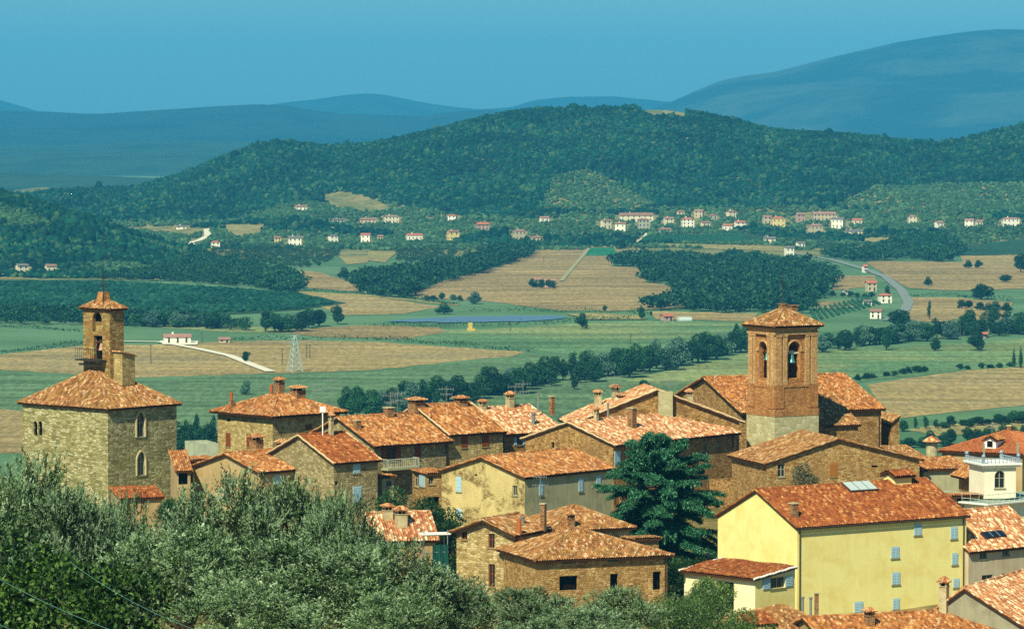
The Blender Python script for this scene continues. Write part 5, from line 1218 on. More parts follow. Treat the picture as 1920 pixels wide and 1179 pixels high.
clear_ = [[(1195, 204), (1235, 201), (1290, 209), (1285, 221), (1215, 219)], [(600, 368), (640, 360), (690, 370), (740, 392), (690, 398), (620, 388)], [(215, 428), (330, 425), (385, 430), (360, 444), (290, 436)], [(410, 422), (500, 423), (482, 440), (440, 447)],
  [(635, 481), (690, 480), (690, 493), (650, 497)], [(690, 470), (745, 474), (722, 493), (690, 489)], [(1600, 448), (1685, 445), (1690, 458), (1640, 459)], [(1210, 442), (1400, 438), (1440, 445), (1400, 458), (1190, 455)], [(1180, 458), (1210, 441), (1222, 442), (1200, 456), (1420, 461), (1500, 463), (1480, 472), (1350, 468)],
  [(1700, 470), (1800, 462), (1980, 440), (1980, 476), (1800, 480), (1720, 480)], [(1105, 465), (1150, 465), (1158, 479), (1092, 479)], [(380, 428), (396, 428), (396, 446), (366, 466), (350, 464), (352, 452), (378, 446)]]
sparse_ = [[(1010, 395), (1040, 330), (1100, 318), (1140, 335), (1230, 385), (1180, 398)], [(1560, 390), (1640, 350), (1700, 352), (1760, 345), (1920, 345), (1980, 395), (1700, 400)]]
HOUSES_PX = []
def scatter_hill():
    rng = np.random.default_rng(11); out = []; og = []
    for (zf, y0, y1, sp, w0, w1) in ((hill_z, 3120, 4450, 4.3, -90, 2010), (spur_z, 2570, 3000, 3.6, -90, 640)):
        ys = np.arange(y0, y1, sp)
        for Y in ys:
            xs = np.arange((w0-CX)/F*Y, (w1-CX)/F*Y, sp); xs = xs + rng.uniform(-.5, .5, len(xs))*sp; yy = Y + rng.uniform(-.5, .5, len(xs))*sp
            Z = ground_z(xs, yy); px, py = px_of(xs, yy, Z)
            own = zf(xs, yy) >= Z - .5
            ok = own & (Z > (.8 if zf is spur_z else 1.2))
            for q in clear_: ok &= ~in_poly(px, py, q)
            for (a, b, e, d) in HOUSES_PX: ok &= ~((px > a-3) & (px < b+3) & (py > e+ (d-e)*.3) & (py < d+2))
            if zf is hill_z:
                bot = np.interp(px, [-100, 0, 200, 440, 520, 600, 640, 760, 850, 1000, 1100, 1300, 1500, 1700, 2000], [425, 420, 415, 415, 388, 362, 356, 388, 402, 412, 396, 390, 388, 392, 386])
                grove = py > bot + rng.normal(0, 2.5, len(px))
                dens = np.where(grove, .5, 1.0)
                gm = np.sin(xs*.013+1.0)*np.sin(yy*.017+xs*.004)
                isg = grove & (gm > -.35)
                for q in sparse_:
                    s = in_poly(px, py, q); isg |= s; dens = np.where(s, .6, dens)
            else:
                mott = np.sin(xs*.02)*np.sin(yy*.023 + xs*.01); isg = mott > .45; dens = np.where(isg, .8, 1.0)
            ok &= rng.uniform(size=len(px)) < dens
            P = np.stack([xs, yy, Z], 1)
            out.append(P[ok & ~isg]); og.append(P[ok & isg])
    return np.concatenate(out), np.concatenate(og)
# ------------------------------------------------------------------ houses of the plain and the hillside
RED1 = plain('far_red_roof', '#9c7664', .9, .1, .3, .5); RED2 = plain('far_brown_roof', '#8c6a54', .9, .1, .3, .5); RED3 = plain('far_bright_roof', '#b0694c', .9, .1, .3, .5); GREYR = plain('far_grey_roof', '#6c6a60', .9, .1, .3, .5)
WALLS = {'white': plain('far_white_wall', '#ece4c8', .9, .1, .08, .3), 'beige': plain('far_beige_wall', '#c0b088', .9, .1, .15, .3), 'yellow': plain('far_yellow_wall', '#dcc47c', .9, .1, .1, .3), 'pink': plain('far_pink_wall', '#b49480', .9, .1, .15, .3), 'grey': plain('far_grey_wall', '#a4a488', .9, .1, .15, .3), 'cream': plain('far_cream_wall', '#d8ccA4', .9, .1, .1, .3)}
ROOFS = {'red': RED1, 'brown': RED2, 'bright': RED3, 'grey': GREYR}
WINM = plain('far_window', '#2e3430', .6, .3)
VIL = [ # x0, x1, ytop, ybase, wall, roof, kind, storeys, yaw, label
 (551, 577, 384, 395, 'white', 'brown', 'gable', 1, 5, 'long low white house alone beside the terraced clearing'),
 (717, 751, 402, 419, 'cream', 'red', 'hip', 2, 12, 'wide cream villa with red roof above the olive groves'),
 (838, 859, 401, 416, 'white', 'bright', 'hip', 2, -15, 'small white house with orange roof high among the trees'),
 (890, 919, 416, 432, 'pink', 'bright', 'gable', 2, 18, 'red-pink house with matching roof among olive trees'),
 (513, 528, 442, 457, 'yellow', 'brown', 'gable', 2, 10, 'narrow yellow house next to the grey roofed white house'),
 (537, 568, 441, 462, 'white', 'grey', 'gable', 2, 8, 'white house with grey roof and dark arcade openings'),
 (614, 635, 438, 456, 'white', 'grey', 'hip', 2, 25, 'white villa with pale grey hip roof in the groves'),
 (675, 697, 436, 456, 'white', 'bright', 'gable', 2, -8, 'bright white cube-shaped house on the olive slope'),
 (706, 719, 440, 451, 'yellow', 'brown', 'gable', 1, 10, 'small yellowish cottage near the bright white house'),
 (759, 795, 437, 452, 'white', 'bright', 'gable', 1, 14, 'long white bungalow with broad orange roof'),
 (836, 863, 430, 451, 'yellow', 'brown', 'gable', 2, 20, 'pale yellow house with small pink wing'),
 (685, 697, 536, 549, 'cream', 'brown', 'gable', 1, 24, 'tiny cream hut at the edge of the dark wood'),
 (672, 708, 408, 420, 'beige', 'brown', 'gable', 1, 3, 'long pale ruin-like farm building on the slope'),
 (622, 648, 409, 418, 'grey', 'grey', 'gable', 1, 4, 'low grey greenhouse between olive groves'),
 (1010, 1031, 405, 417, 'white', 'red', 'gable', 1, 16, 'small white house below the sparse olive grove'),
 (959, 989, 428, 451, 'beige', 'red', 'hip', 2, 22, 'beige villa with red hip roof above the vine rows'),
 (994, 1015, 442, 454, 'cream', 'brown', 'gable', 1, 12, 'low cream outbuilding beside the beige villa'),
 (1124, 1148, 410, 429, 'cream', 'brown', 'gable', 2, 28, 'cream house at the near end of the long village block'),
 (1151, 1177, 415, 436, 'white', 'brown', 'gable', 2, -12, 'white gabled house below the long village block'),
 (1154, 1231, 398, 415, 'cream', 'brown', 'gable', 2, 5, 'longest village block with continuous brown roof'),
 (1193, 1220, 407, 433, 'grey', 'brown', 'hip', 3, 9, 'tall grey-green apartment house in front of the long block'),
 (1242, 1265, 406, 422, 'cream', 'red', 'gable', 2, 18, 'cream house with red roof just beside the tall grey block'),
 (1275, 1304, 406, 428, 'white', 'bright', 'hip', 3, 10, 'brightest white three-storey house in the village'),
 (1312, 1333, 414, 426, 'cream', 'brown', 'gable', 1, 22, 'low cream cottage beside the brightest white house'),
 (1300, 1322, 392, 408, 'beige', 'red', 'gable', 2, -20, 'beige house high above the brightest white house'),
 (1326, 1346, 400, 412, 'grey', 'brown', 'hip', 1, 12, 'greyish cottage half sunk in trees above the village'),
 (1360, 1382, 393, 409, 'cream', 'red', 'hip', 2, 26, 'cream villa on the upper edge of the village'),
 (1353, 1374, 419, 433, 'white', 'bright', 'gable', 1, 10, 'low white house with dark orange roof by the vineyard'),
 (1375, 1399, 413, 428, 'white', 'bright', 'gable', 2, 16, 'white house with wide gable near the vineyard end'),
 (1268, 1284, 394, 404, 'cream', 'brown', 'gable', 1, 14, 'tiny cream cottage uphill of the village'),
 (1428, 1448, 403, 420, 'beige', 'red', 'gable', 2, 12, 'beige house behind the yellow terraced villa'),
 (1443, 1474, 404, 427, 'yellow', 'bright', 'hip', 2, 9, 'yellow villa with white terrace and orange roof'),
 (1429, 1456, 443, 455, 'cream', 'grey', 'gable', 1, 8, 'low cream farm shed above the dark wood'),
 (1469, 1490, 460, 482, 'white', 'grey', 'gable', 2, 14, 'white flat looking house at the start of the asphalt road'),
 (1233, 1260, 427, 436, 'grey', 'brown', 'gable', 1, 6, 'low grey shed at the vineyard top'),
 (1490, 1511, 398, 416, 'pink', 'red', 'gable', 2, 15, 'brownish pink house in the upper village'),
 (1519, 1570, 396, 414, 'beige', 'red', 'gable', 2, 6, 'long beige house with low red roof in the upper village'),
 (1556, 1588, 406, 428, 'white', 'grey', 'gable', 2, -25, 'stepped bright white house with lower wing'),
 (1512, 1545, 418, 440, 'beige', 'red', 'hip', 2, 20, 'beige two-storey farmhouse with wide red roof'),
 (1596, 1618, 409, 421, 'cream', 'bright', 'gable', 1, 10, 'low cream house with long orange roof among olives'),
 (1582, 1619, 430, 440, 'cream', 'grey', 'gable', 1, 2, 'long low open shed with white posts'),
 (1701, 1720, 402, 420, 'cream', 'red', 'hip', 2, 6, 'cream cube house standing alone under the olive slope'),
 (1751, 1770, 414, 426, 'white', 'red', 'gable', 1, 24, 'small white cottage alone in the groves'),
 (1807, 1829, 409, 427, 'white', 'red', 'gable', 2, -18, 'white house with gable beside a smaller white wing'),
 (1828, 1843, 412, 424, 'cream', 'red', 'gable', 1, 15, 'smaller white house adjoining the gabled white one'),
 (1875, 1914, 406, 426, 'white', 'red', 'hip', 2, 7, 'large white villa with many windows on the far slope'),
 (1491, 1511, 452, 465, 'white', 'grey', 'gable', 1, 20, 'small white house above the asphalt road start'),
 (1621, 1645, 525, 546, 'beige', 'bright', 'gable', 2, 12, 'beige house with orange roof inside the road bend'),
 (1644, 1674, 548, 568, 'white', 'bright', 'hip', 2, 14, 'white villa with orange roof close to the asphalt bend'),
 (1617, 1635, 561, 572, 'white', 'grey', 'gable', 1, 6, 'small white garage beside the villa at the bend'),
 (1629, 1657, 578, 597, 'white', 'brown', 'gable', 2, -14, 'white house below the little vineyard'),
 (1580, 1592, 542, 551, 'white', 'grey', 'gable', 1, 20, 'tiny white shed at the hedge end'),
 (1617, 1626, 495, 511, 'white', 'bright', 'gable', 2, 16, 'narrow white wayside chapel on the asphalt road'),
 (1840, 1850, 622, 633, 'pink', 'bright', 'gable', 1, 10, 'tiny orange roofed hut behind the round field tree'),
 (27, 56, 493, 513, 'cream', 'grey', 'gable', 2, 28, 'pale house at the wooded hill foot beside the dry field'),
 (82, 108, 494, 512, 'cream', 'brown', 'gable', 1, 24, 'pale house with lower wing at the wooded hill foot'),
 (394, 414, 450, 467, 'white', 'bright', 'hip', 2, 10, 'white house below the winding white drive'),
 (329, 352, 422, 430, 'white', 'grey', 'gable', 1, 2, 'low white sheds at the end of the white drive'),
 (301, 363, 625, 644, 'white', 'red', 'gable', 2, 12, 'large white farmhouse with red roof on the gravel road'),
 (408, 433, 632, 642, 'beige', 'red', 'gable', 1, 6, 'low tiled barn beside the big farmhouse'),
 (998, 1016, 519, 538, 'beige', 'red', 'gable', 2, 20, 'taller farmhouse alone in the large brown field'),
 (1018, 1044, 521, 539, 'pink', 'red', 'gable', 1, 8, 'lower farm wing in the large brown field'),
 (1238, 1263, 588, 601, 'pink', 'bright', 'gable', 1, 22, 'orange roofed sheds beside the stubble strip'),
]
def far_house(x0, x1, yt, yb, wall, roof, kind, st, yaw, label):
    g = ground_hit((x0+x1)/2, yb); s = g.y/F; W = (x1-x0)*s*.84; a = R(yaw); Ht = (yb-yt)*s*.92
    asp = .62 if (x1-x0) < 34 else .38
    L1 = W/(math.cos(a) + asp*abs(math.sin(a))); L2 = L1*asp; L2 = max(L2, 5.0)
    rise = min(Ht*.28, L2*.24); H = Ht - rise
    rt = empty('far_house', g, a); tag(rt, label, 'house', 'houses scattered over the plain and hillside')
    X0, X1, Y0, Y1 = -L1/2, L1/2, -L2/2, L2/2
    m = MB(); m.box((X0, Y0, -2.5), (X1, Y1, H))
    o = .45
    if kind == 'gable':
        for x in (X0, X1): m.poly([(x, Y0, H), (x, Y1, H), (x, 0, H+rise)])
    m.build('wall', [WALLS[wall]], rt, uv=False)
    r = MB(); e = H - .1
    if kind == 'gable':
        slab(r, [(X0-o, Y0-o, e), (X1+o, Y0-o, e), (X1+o, 0, H+rise+.15), (X0-o, 0, H+rise+.15)], .25, 0, -.12); slab(r, [(X1+o, Y1+o, e), (X0-o, Y1+o, e), (X0-o, 0, H+rise+.14), (X1+o, 0, H+rise+.14)], .25, 0, -.12)
    else:
        i = L2*.45; A, B_, C_, D_ = (X0-o, Y0-o, e+.1), (X1+o, Y0-o, e+.1), (X1+o, Y1+o, e+.1), (X0-o, Y1+o, e+.1); ra, rb = (X0+i, 0, H+rise), (X1-i, 0, H+rise)
        r.add([A, B_, C_, D_, ra, rb], [(0,1,5,4), (1,2,5), (2,3,4,5), (3,0,4), (3,2,1,0)])
    ro = r.build('roof', [ROOFS[roof]], rt, uv=False)
    if W > 9:
        k = MB(); k.box((X0*.4, -.4, H+rise*.5), (X0*.4+.8, .4, H+rise+1.1)); k.build('chimney', [WALLS[wall]], ro, uv=False)
    n = max(2, min(6, int(L1/3.2))); hs = H/st
    for f in range(st):
        for i in range(n):
            cxw = X0 + L1*(i+.5)/n; z = f*hs + hs*.38; door = (f == 0 and i == n//2)
            w = MB(); w.box((cxw-.5, Y0-.06, .02 if door else z), (cxw+.5, Y0+.1, min(z+1.5, H-.15))); w.build('door' if door else 'window', [WINM], rt, uv=False)
        if L2 > 5.5:
            for j in (-.25, .25):
                w = MB(); xs_ = X0 if yaw >= 0 else X1; w.box((xs_-.06 if yaw >= 0 else xs_-.1, j*L2-.5, f*hs+hs*.38), (xs_+.1 if yaw >= 0 else xs_+.06, j*L2+.5, min(f*hs+hs*.38+1.4, H-.15))); w.build('window', [WINM], rt, uv=False)
    return rt
for v in VIL: far_house(*v); HOUSES_PX.append((v[0], v[1], v[2], v[3]))
# the rest of the plain's small things
g = ground_hit(882, 620); s = g.y/F; m = MB(); m.box((-9*s*.7, -2.5, 0), (9*s, 2.5, 5.5*s*.9)); m.box((-4*s, -2, 5.5*s*.9), (4*s, 2, 15*s))
o = m.build('straw_stack', [plain('straw', '#c4a850', 1, .05, .25, 1)]); o.location = g; tag(o, 'yellow stepped stack of straw bales at the pond edge', 'straw stack')
g = ground_hit(1283, 601); s = g.y/F; m = MB(); n = 10; Rr = 7*s
V = [(x, Rr*math.cos(math.pi*i/n), Rr*math.sin(math.pi*i/n)) for x in (-13*s, 13*s) for i in range(n+1)]
m.add(V, [(i, i+1, n+2+i, n+1+i) for i in range(n)] + [tuple(range(n+1)), tuple(range(n+1, 2*n+2))]); o = m.build('polytunnel', [plain('plastic_film', '#b8c4b4', .4, .4)]); o.location = g; o.rotation_euler[2] = R(20); tag(o, 'pale plastic polytunnel next to the orange roofed sheds', 'polytunnel')
def pylon(x, yt, yb, label):
    g = ground_hit(x, yb); s = g.y/F; Hh = (yb-yt)*s; m = MB(); r = .14
    leg = lambda a, b, f: Vector((a*(2.6*(1-f)+.35*f), b*(2.6*(1-f)+.35*f), Hh*f))
    for a in (-1, 1):
        for b in (-1, 1): m.tube([leg(a, b, 0), leg(a, b, 1)], r, 4)
    for k in range(7):
        f, f2 = k/7, (k+1)/7
        for (a, b, a2, b2) in ((-1,-1,1,-1), (1,-1,1,1), (1,1,-1,1), (-1,1,-1,-1)): m.tube([leg(a, b, f), leg(a2, b2, f2)], r*.7, 4); m.tube([leg(a2, b2, f), leg(a, b, f2)], r*.7, 4)
    for f, w in ((.8, 4), (.9, 3.2), (.99, 2.2)): m.tube([(-w, 0, Hh*f), (w, 0, Hh*f)], r*.9, 4)
    o = m.build('pylon', [plain('pylon_steel', '#9cb0a4', .6, .3)], uv=False); o.location = g; o.rotation_euler[2] = .5; tag(o, label, 'pylon')
pylon(553, 628, 697, 'tall pale lattice pylon standing at the stubble field edge')
def pole(x, yt, yb, label):
    g = ground_hit(x, yb); s = g.y/F; Hh = (yb-yt)*s; m = MB(); m.tube([(0,0,-.5), (0,0,Hh)], [.22, .15], 6); m.tube([(-.9,0,Hh*.93), (.9,0,Hh*.93)], .08, 4)
    o = m.build('utility_pole', [plain('pole_wood', '#4c4a3a', .9, .1)], uv=False); o.location = g; tag(o, label, 'utility pole', 'utility poles in the fields')
for x, a, b, l in ((283, 645, 681, 'dark utility pole in the stubble field below the farmhouse'), (529, 652, 684, 'short utility pole nearest the lattice pylon'), (575, 645, 672, 'thin utility pole of a pair beyond the lattice pylon'), (581, 645, 672, 'second utility pole of the pair beyond the lattice pylon'),
    (379, 622, 642, 'utility pole beside the big farmhouse yard'), (957, 605, 622, 'pale utility pole on the bank of the pond'), (1182, 625, 644, 'pale utility pole in the green field past the pond'), (1801, 610, 632, 'pale utility pole at the stream side trees'), (1051, 418, 436, 'utility pole above the vine rows'), (1019, 480, 492, 'utility pole in the large brown field')): pole(x, a, b, l)

# ------------------------------------------------------------------ woods and groves (masses)
PW, PG = scatter_hill(); rng = np.random.default_rng(5)
def clumpy(P, seed):
    n = np.sin(P[:, 0]*.05+seed)*np.sin(P[:, 1]*.041+1.3) + np.sin(P[:, 0]*.017 - P[:, 1]*.013)
    return n
k = clumpy(PW, 0)
V, Fq = lumps(PW, (rw := np.exp(rng.normal(.6, .22, len(PW)))*np.where(rng.uniform(size=len(PW)) < .04, 1.4, 1)), 1.9*rw*rng.uniform(.75, 1.3, len(PW))*(1+.18*k), 21, .2); m = MB(); m.add(V, Fq); o = m.build('woods', [WOODM], uv=False, smooth=True); tag(o, 'dense dark green woods covering the hills', 'woods', kind='stuff')
V, Fq = lumps(PG, rng.uniform(1.4, 2.5, len(PG)), rng.uniform(2.2, 3.8, len(PG)), 22, .2); m = MB(); m.add(V, Fq); o = m.build('olive_groves', [GROVEM], uv=False, smooth=True); tag(o, 'grey-green olive groves dotted over the lower slopes', 'olive groves', kind='stuff')
print('forest', len(PW), len(PG))
def leafball(seed, n, sz):
    rng = np.random.default_rng(seed); lob = [((rng.normal(0, .32), rng.normal(0, .32), rng.uniform(.35, .72)), rng.uniform(.2, .33), .8) for _ in range(7)] + [((0, 0, .45), .4, .9)]
    return broad_crown(seed, lob, n, sz*.7, sz*1.3, .38, .1)
LB = [leafball(70+i, 330, .17) for i in range(4)]
def wood_in(name, label, polys, sp, h, seed, mat):
    rng = np.random.default_rng(seed); VV = []; FF = []; off = 0
    for q in polys:
        P = [ground_hit(x, y) for x, y in q]; x0, x1 = min(p.x for p in P), max(p.x for p in P); y0, y1 = min(p.y for p in P), max(p.y for p in P)
        xs, ys = np.meshgrid(np.arange(x0, x1, sp), np.arange(y0, y1, sp)); xs = (xs + rng.uniform(-.45, .45, xs.shape)*sp).ravel(); ys = (ys + rng.uniform(-.45, .45, ys.shape)*sp).ravel()
        k = in_poly(xs, ys, [(p.x, p.y) for p in P]); xs, ys = xs[k], ys[k]; zs = ground_z(xs, ys)
        for x, y, z in zip(xs, ys, zs):
            V, Fq = LB[rng.integers(4)]; hh = h*rng.uniform(.5, 1.25); a = rng.uniform(0, 6.28); w = hh*rng.uniform(.85, 1.2)
            VV.append(np.stack([(V[:, 0]*math.cos(a) - V[:, 1]*math.sin(a))*w + x, (V[:, 0]*math.sin(a) + V[:, 1]*math.cos(a))*w + y, V[:, 2]*hh + z], 1)); FF.append(Fq+off); off += len(V)
    m = MB(); m.add(np.concatenate(VV), np.concatenate(FF)); o = m.build(name, [mat], uv=False); tag(o, label, 'wood', kind='stuff'); print(name, off)
TREEM = foliage('valley_tree_leaves', ['#1a4228', '#2c5a36', '#123420', '#43703f', '#1f4a2e', '#356238'], trans=.12, rough=.7, spec=.1, pvar=.5, pscale=.04)
PALEM = foliage('pale_tree_leaves', ['#4c7058', '#5c8066', '#3c6048', '#6c8e74'], trans=.12, rough=.7, spec=.15)
wood_in('wood', 'dark rounded wood between the large brown field and the asphalt road', [[(1152, 495), (1250, 491), (1350, 492), (1480, 498), (1556, 520), (1556, 545), (1528, 566), (1520, 588), (1385, 588), (1335, 566), (1338, 556), (1262, 553), (1256, 535), (1212, 531), (1204, 502), (1150, 501)], [(1218, 576), (1300, 572), (1400, 580), (1400, 590), (1218, 582)]], 10.5, 11, 1, TREEM)
wood_in('wood', 'dark wood band running from the hut up beside the brown field', [[(672, 552), (672, 530), (700, 522), (780, 518), (860, 506), (930, 482), (1000, 472), (1012, 476), (950, 496), (900, 514), (842, 528), (800, 540), (772, 556), (740, 560)]], 10, 11, 2, TREEM)
wood_in('wood', 'dark woodland strip under the groves above the asphalt road', [[(1540, 478), (1640, 472), (1690, 462), (1760, 452), (1800, 462), (1800, 476), (1780, 494), (1700, 486), (1620, 492), (1560, 486)], [(500, 546), (510, 520), (540, 524), (568, 540), (560, 549)]], 10, 10, 3, TREEM)
wood_in('wood', 'broken scrub and trees along the foot of the wooded spur', [[(380, 480), (470, 500), (545, 518), (568, 541), (555, 549), (480, 541), (400, 534), (300, 528), (200, 524), (180, 514), (300, 512)]], 8.5, 7.5, 14, TREEM)
wood_in('olive_grove', 'scattered olive grove between the wooded spur and the hillside houses', [[(395, 472), (430, 450), (510, 462), (640, 470), (634, 480), (600, 500), (560, 502), (500, 498), (440, 484)], [(700, 462), (870, 456), (850, 488), (790, 496), (745, 492), (745, 474)], [(880, 458), (1080, 446), (1090, 458), (1010, 468), (900, 478)], [(1420, 452), (1540, 446), (1580, 460), (1560, 470), (1490, 464)], [(1700, 440), (1980, 430), (1980, 442), (1720, 460)]], 9.5, 4.2, 15, GROVEM)
wood_in('vineyard_trees', 'dark scrub and trees along the foot of the vineyard slope', [[(-40, 606), (-40, 592), (120, 596), (300, 604), (420, 612), (480, 616), (480, 622), (300, 614)]], 9, 8, 4, TREEM)
def vine_rows(name, label, poly, n, mat, h=1.9, seg=5):
    P = [ground_hit(x, y) for x, y in poly]; rng = np.random.default_rng(9); m = MB()   # poly: A B (ends of the first side), D C (opposite side)
    for i in range(n):
        f = i/(n-1); a = P[0].lerp(P[1], f); b = P[3].lerp(P[2], f); L = (b-a).length; k = max(3, int(L/seg)); pp = []; rs = []
        for j in range(k+1):
            q = a.lerp(b, j/k); pp.append((q.x + rng.normal(0, .2), q.y + rng.normal(0, .2), gz(q.x, q.y) + h*.5)); rs.append(h*.5*rng.uniform(.35, 1.25))
        m.tube(pp, rs, 5)
    o = m.build(name, [mat], uv=False); tag(o, label, 'vineyard', kind='stuff')
VINEM = plain('vine_leaves', '#2c5c38', .9, .1, .4, .5)
vine_rows('vineyard', 'little vineyard in rows beside the houses at the road bend', [(1530, 602), (1650, 572), (1622, 560), (1520, 584)], 13, VINEM)
vine_rows('vineyard', 'small striped vineyard above the brown field', [(905, 476), (1005, 456), (985, 446), (900, 464)], 14, VINEM)
vine_rows('vineyard', 'vine rows in the hollow under the village', [(1215, 443), (1390, 439), (1400, 457), (1200, 454)], 46, VINEM)
PV = [ground_hit(x, y) for x, y in [(-50, 530), (200, 530), (400, 540), (556, 552), (625, 570), (560, 580), (400, 589), (200, 591), (-50, 586)]]; vr = np.random.default_rng(31)
xs_, ys_ = np.meshgrid(np.arange(-420, 20, 4.2), np.arange(2040, 2520, 8.5)); xs_ = (xs_ + vr.normal(0, .5, xs_.shape) + ys_*.12 - 280).ravel(); ys_ = (ys_ + vr.normal(0, .6, ys_.shape)).ravel(); kk = in_poly(xs_, ys_, [(p.x, p.y) for p in PV]) & (vr.uniform(size=len(xs_)) < .93)
xs_, ys_ = xs_[kk], ys_[kk]; V, Fq = lumps(np.stack([xs_, ys_, ground_z(xs_, ys_)], 1), vr.uniform(1.3, 2.3, len(xs_)), vr.uniform(1.3, 2.4, len(xs_)), 33, .25); print('vines', len(xs_))
m = MB(); m.add(V, Fq); o = m.build('vineyard', [foliage('vine_rows', ['#1c4a30', '#285a3a', '#163c28', '#346844', '#205034'], trans=0, rough=.9, spec=.05, pvar=.5, pscale=.02)], uv=False, smooth=True); tag(o, 'broad vineyard sloping beneath the wooded spur', 'vineyard', kind='stuff')

# ------------------------------------------------------------------ single trees of the plain
def vtree(kind, seed):
    rng = np.random.default_rng(seed); hh = 10.0; lob = []
    if kind == 'cypress': lob = [((0, 0, z), .9*(1 - abs(z-3.6)/7.2), 1.6) for z in np.linspace(1.0, 9.3, 9)]; tr = (.25, 1.0)
    elif kind == 'poplar': lob = [((rng.normal(0, .6), rng.normal(0, .6), z), 1.5*(1.05 - abs(z-5)/7.0), 1.2) for z in np.linspace(2.2, 9.0, 9)]; tr = (.25, 2.0)
    else:
        for i in range(11):
            a = rng.uniform(0, 6.28); q = rng.uniform(.8, 2.9); lob.append(((q*math.cos(a), q*math.sin(a), rng.uniform(1.9, 7.6)), rng.uniform(1.3, 2.1), .85))
        lob.append(((0, 0, 7.6), 2.0, .95)); lob.append(((0, 0, 4.4), 2.8, .95)); tr = (.3, 1.6)
    m = MB(); m.add(*broad_crown(seed, lob, 105 if kind != 'cypress' else 200, .28, .68, .38, .2), 0)
    m.tube([(0,0,-.6), (.05,0,tr[1]), (0,0,6.0)], [tr[0]*1.2, tr[0], .06], 7, 1)
    for l in lob[:5]: m.tube([(0,0,tr[1]), tuple(l[0])], [tr[0]*.5, .05], 5, 1)
    mat = PALEM if kind == 'willow' else TREEM
    o = m.build('tree', [mat, BARK], uv=False); me = o.data; bpy.data.objects.remove(o); return me
VT = {'oak': [vtree('oak', 81+i) for i in range(4)], 'poplar': [vtree('poplar', 91+i) for i in range(2)], 'willow': [vtree('willow', 95+i) for i in range(2)], 'cypress': [vtree('cypress', 99)]}
NAMES = {'oak': 'broadleaf_tree', 'poplar': 'poplar_tree', 'willow': 'willow_tree', 'cypress': 'cypress_tree'}; BW = {'oak': 8.2, 'poplar': 4.4, 'willow': 8.2, 'cypress': 2.0}
trng = random.Random(4)
def tree(x, yf, h, w, kind, label, group=None):
    g = ground_hit(x, yf); s = g.y/F; me = trng.choice(VT[kind]); o = bpy.data.objects.new(NAMES[kind], me); COL.objects.link(o)
    o.location = g; o.rotation_euler[2] = trng.uniform(0, 6.28); o.scale = (w*s/BW[kind], w*s/BW[kind], h*s/10.0); tag(o, label, kind + ' tree' if kind in ('poplar', 'willow', 'cypress') else 'tree', group); return o
ORD = ['first', 'second', 'third', 'fourth', 'fifth', 'sixth', 'seventh', 'eighth', 'ninth', 'tenth', 'eleventh', 'twelfth', 'thirteenth', 'fourteenth', 'fifteenth', 'sixteenth', 'seventeenth', 'eighteenth', 'nineteenth', 'twentieth']
TENS = {2: 'twenty', 3: 'thirty', 4: 'forty', 5: 'fifty'}
def ordinal(i):
    if i < 20: return ORD[i]
    t, u = divmod(i+1, 10); return (TENS[t][:-1] + 'ieth') if u == 0 else TENS[t] + '-' + ORD[u-1]
def row(line, n, hr, wr, where, group, kinds=('oak',), jit=4.0):
    rr = random.Random(hash(where) % 1 + len(where)*7 + n); xs = [p[0] for p in line]; ys = [p[1] for p in line]; pts = []
    for i in range(n):
        x = xs[0] + (xs[-1]-xs[0])*(i + rr.uniform(.15, .85))/n; y = float(np.interp(x, xs, ys)) + rr.uniform(-jit, jit); pts.append((x, y))
    for i, (x, y) in enumerate(sorted(pts)):
        k = rr.choice(kinds); h = rr.uniform(*hr); w = rr.uniform(*wr)*(0.5 if k == 'poplar' else 1)
        size = 'tall' if h > hr[0] + .66*(hr[1]-hr[0]) else 'low' if h < hr[0] + .33*(hr[1]-hr[0]) else 'mid-sized'
        desc = {'oak': 'dark round tree', 'poplar': 'dark slim poplar', 'willow': 'pale grey-green willow'}[k]
        tree(x, y, h, w, k, f'{size} {desc}, {ordinal(min(i, n-1-i))} from {"left" if i <= n-1-i else "right"} in {where}', group)
row([(640, 782), (760, 776), (830, 757), (900, 744), (960, 738), (1040, 719), (1100, 714), (1180, 703), (1250, 692), (1310, 680), (1345, 668), (1412, 655)], 62, (36, 64), (38, 56), 'diagonal stream side tree row', 'trees along the diagonal stream', ('oak', 'oak', 'poplar', 'oak', 'willow'), 6)
row([(0, 594), (60, 597), (150, 602), (300, 611), (420, 617)], 24, (20, 34), (30, 44), 'tree line below broad vineyard', 'trees below the vineyard', ('oak', 'willow', 'willow', 'oak'), 3)
row([(490, 622), (560, 621), (605, 612)], 8, (34, 44), (32, 42), 'clump at vineyard tip', 'clump at the vineyard tip', ('oak', 'oak', 'willow'), 2)
row([(1536, 657), (1600, 654), (1680, 641), (1760, 634), (1830, 630), (1930, 627)], 30, (28, 44), (36, 52), 'stream side row behind bell tower', 'trees behind the bell tower', ('oak', 'oak', 'willow', 'poplar'), 4)
row([(328, 850), (360, 858), (408, 848)], 7, (52, 76), (34, 46), 'dark clump beside stone tower', 'clump beyond the stone tower', ('oak', 'poplar'), 8)
row([(1600, 713), (1680, 704), (1745, 696)], 9, (10, 17), (16, 26), 'low hedge row under mown meadow', 'low hedge row trees', ('oak',), 1.5)
row([(1790, 694), (1860, 690), (1900, 688)], 6, (8, 13), (16, 24), 'low bushes by the cypresses', 'low bushes by the cypresses', ('oak',), 1)
row([(1690, 808), (1760, 802), (1850, 798), (1930, 792)], 14, (12, 26), (22, 34), 'hedge under large dry field', 'hedge under the dry field', ('oak', 'oak', 'poplar'), 2)
row([(1690, 838), (1760, 836), (1850, 828), (1930, 822)], 11, (20, 34), (28, 40), 'dark trees behind orange hipped roof', 'trees behind the orange roof', ('oak',), 3)
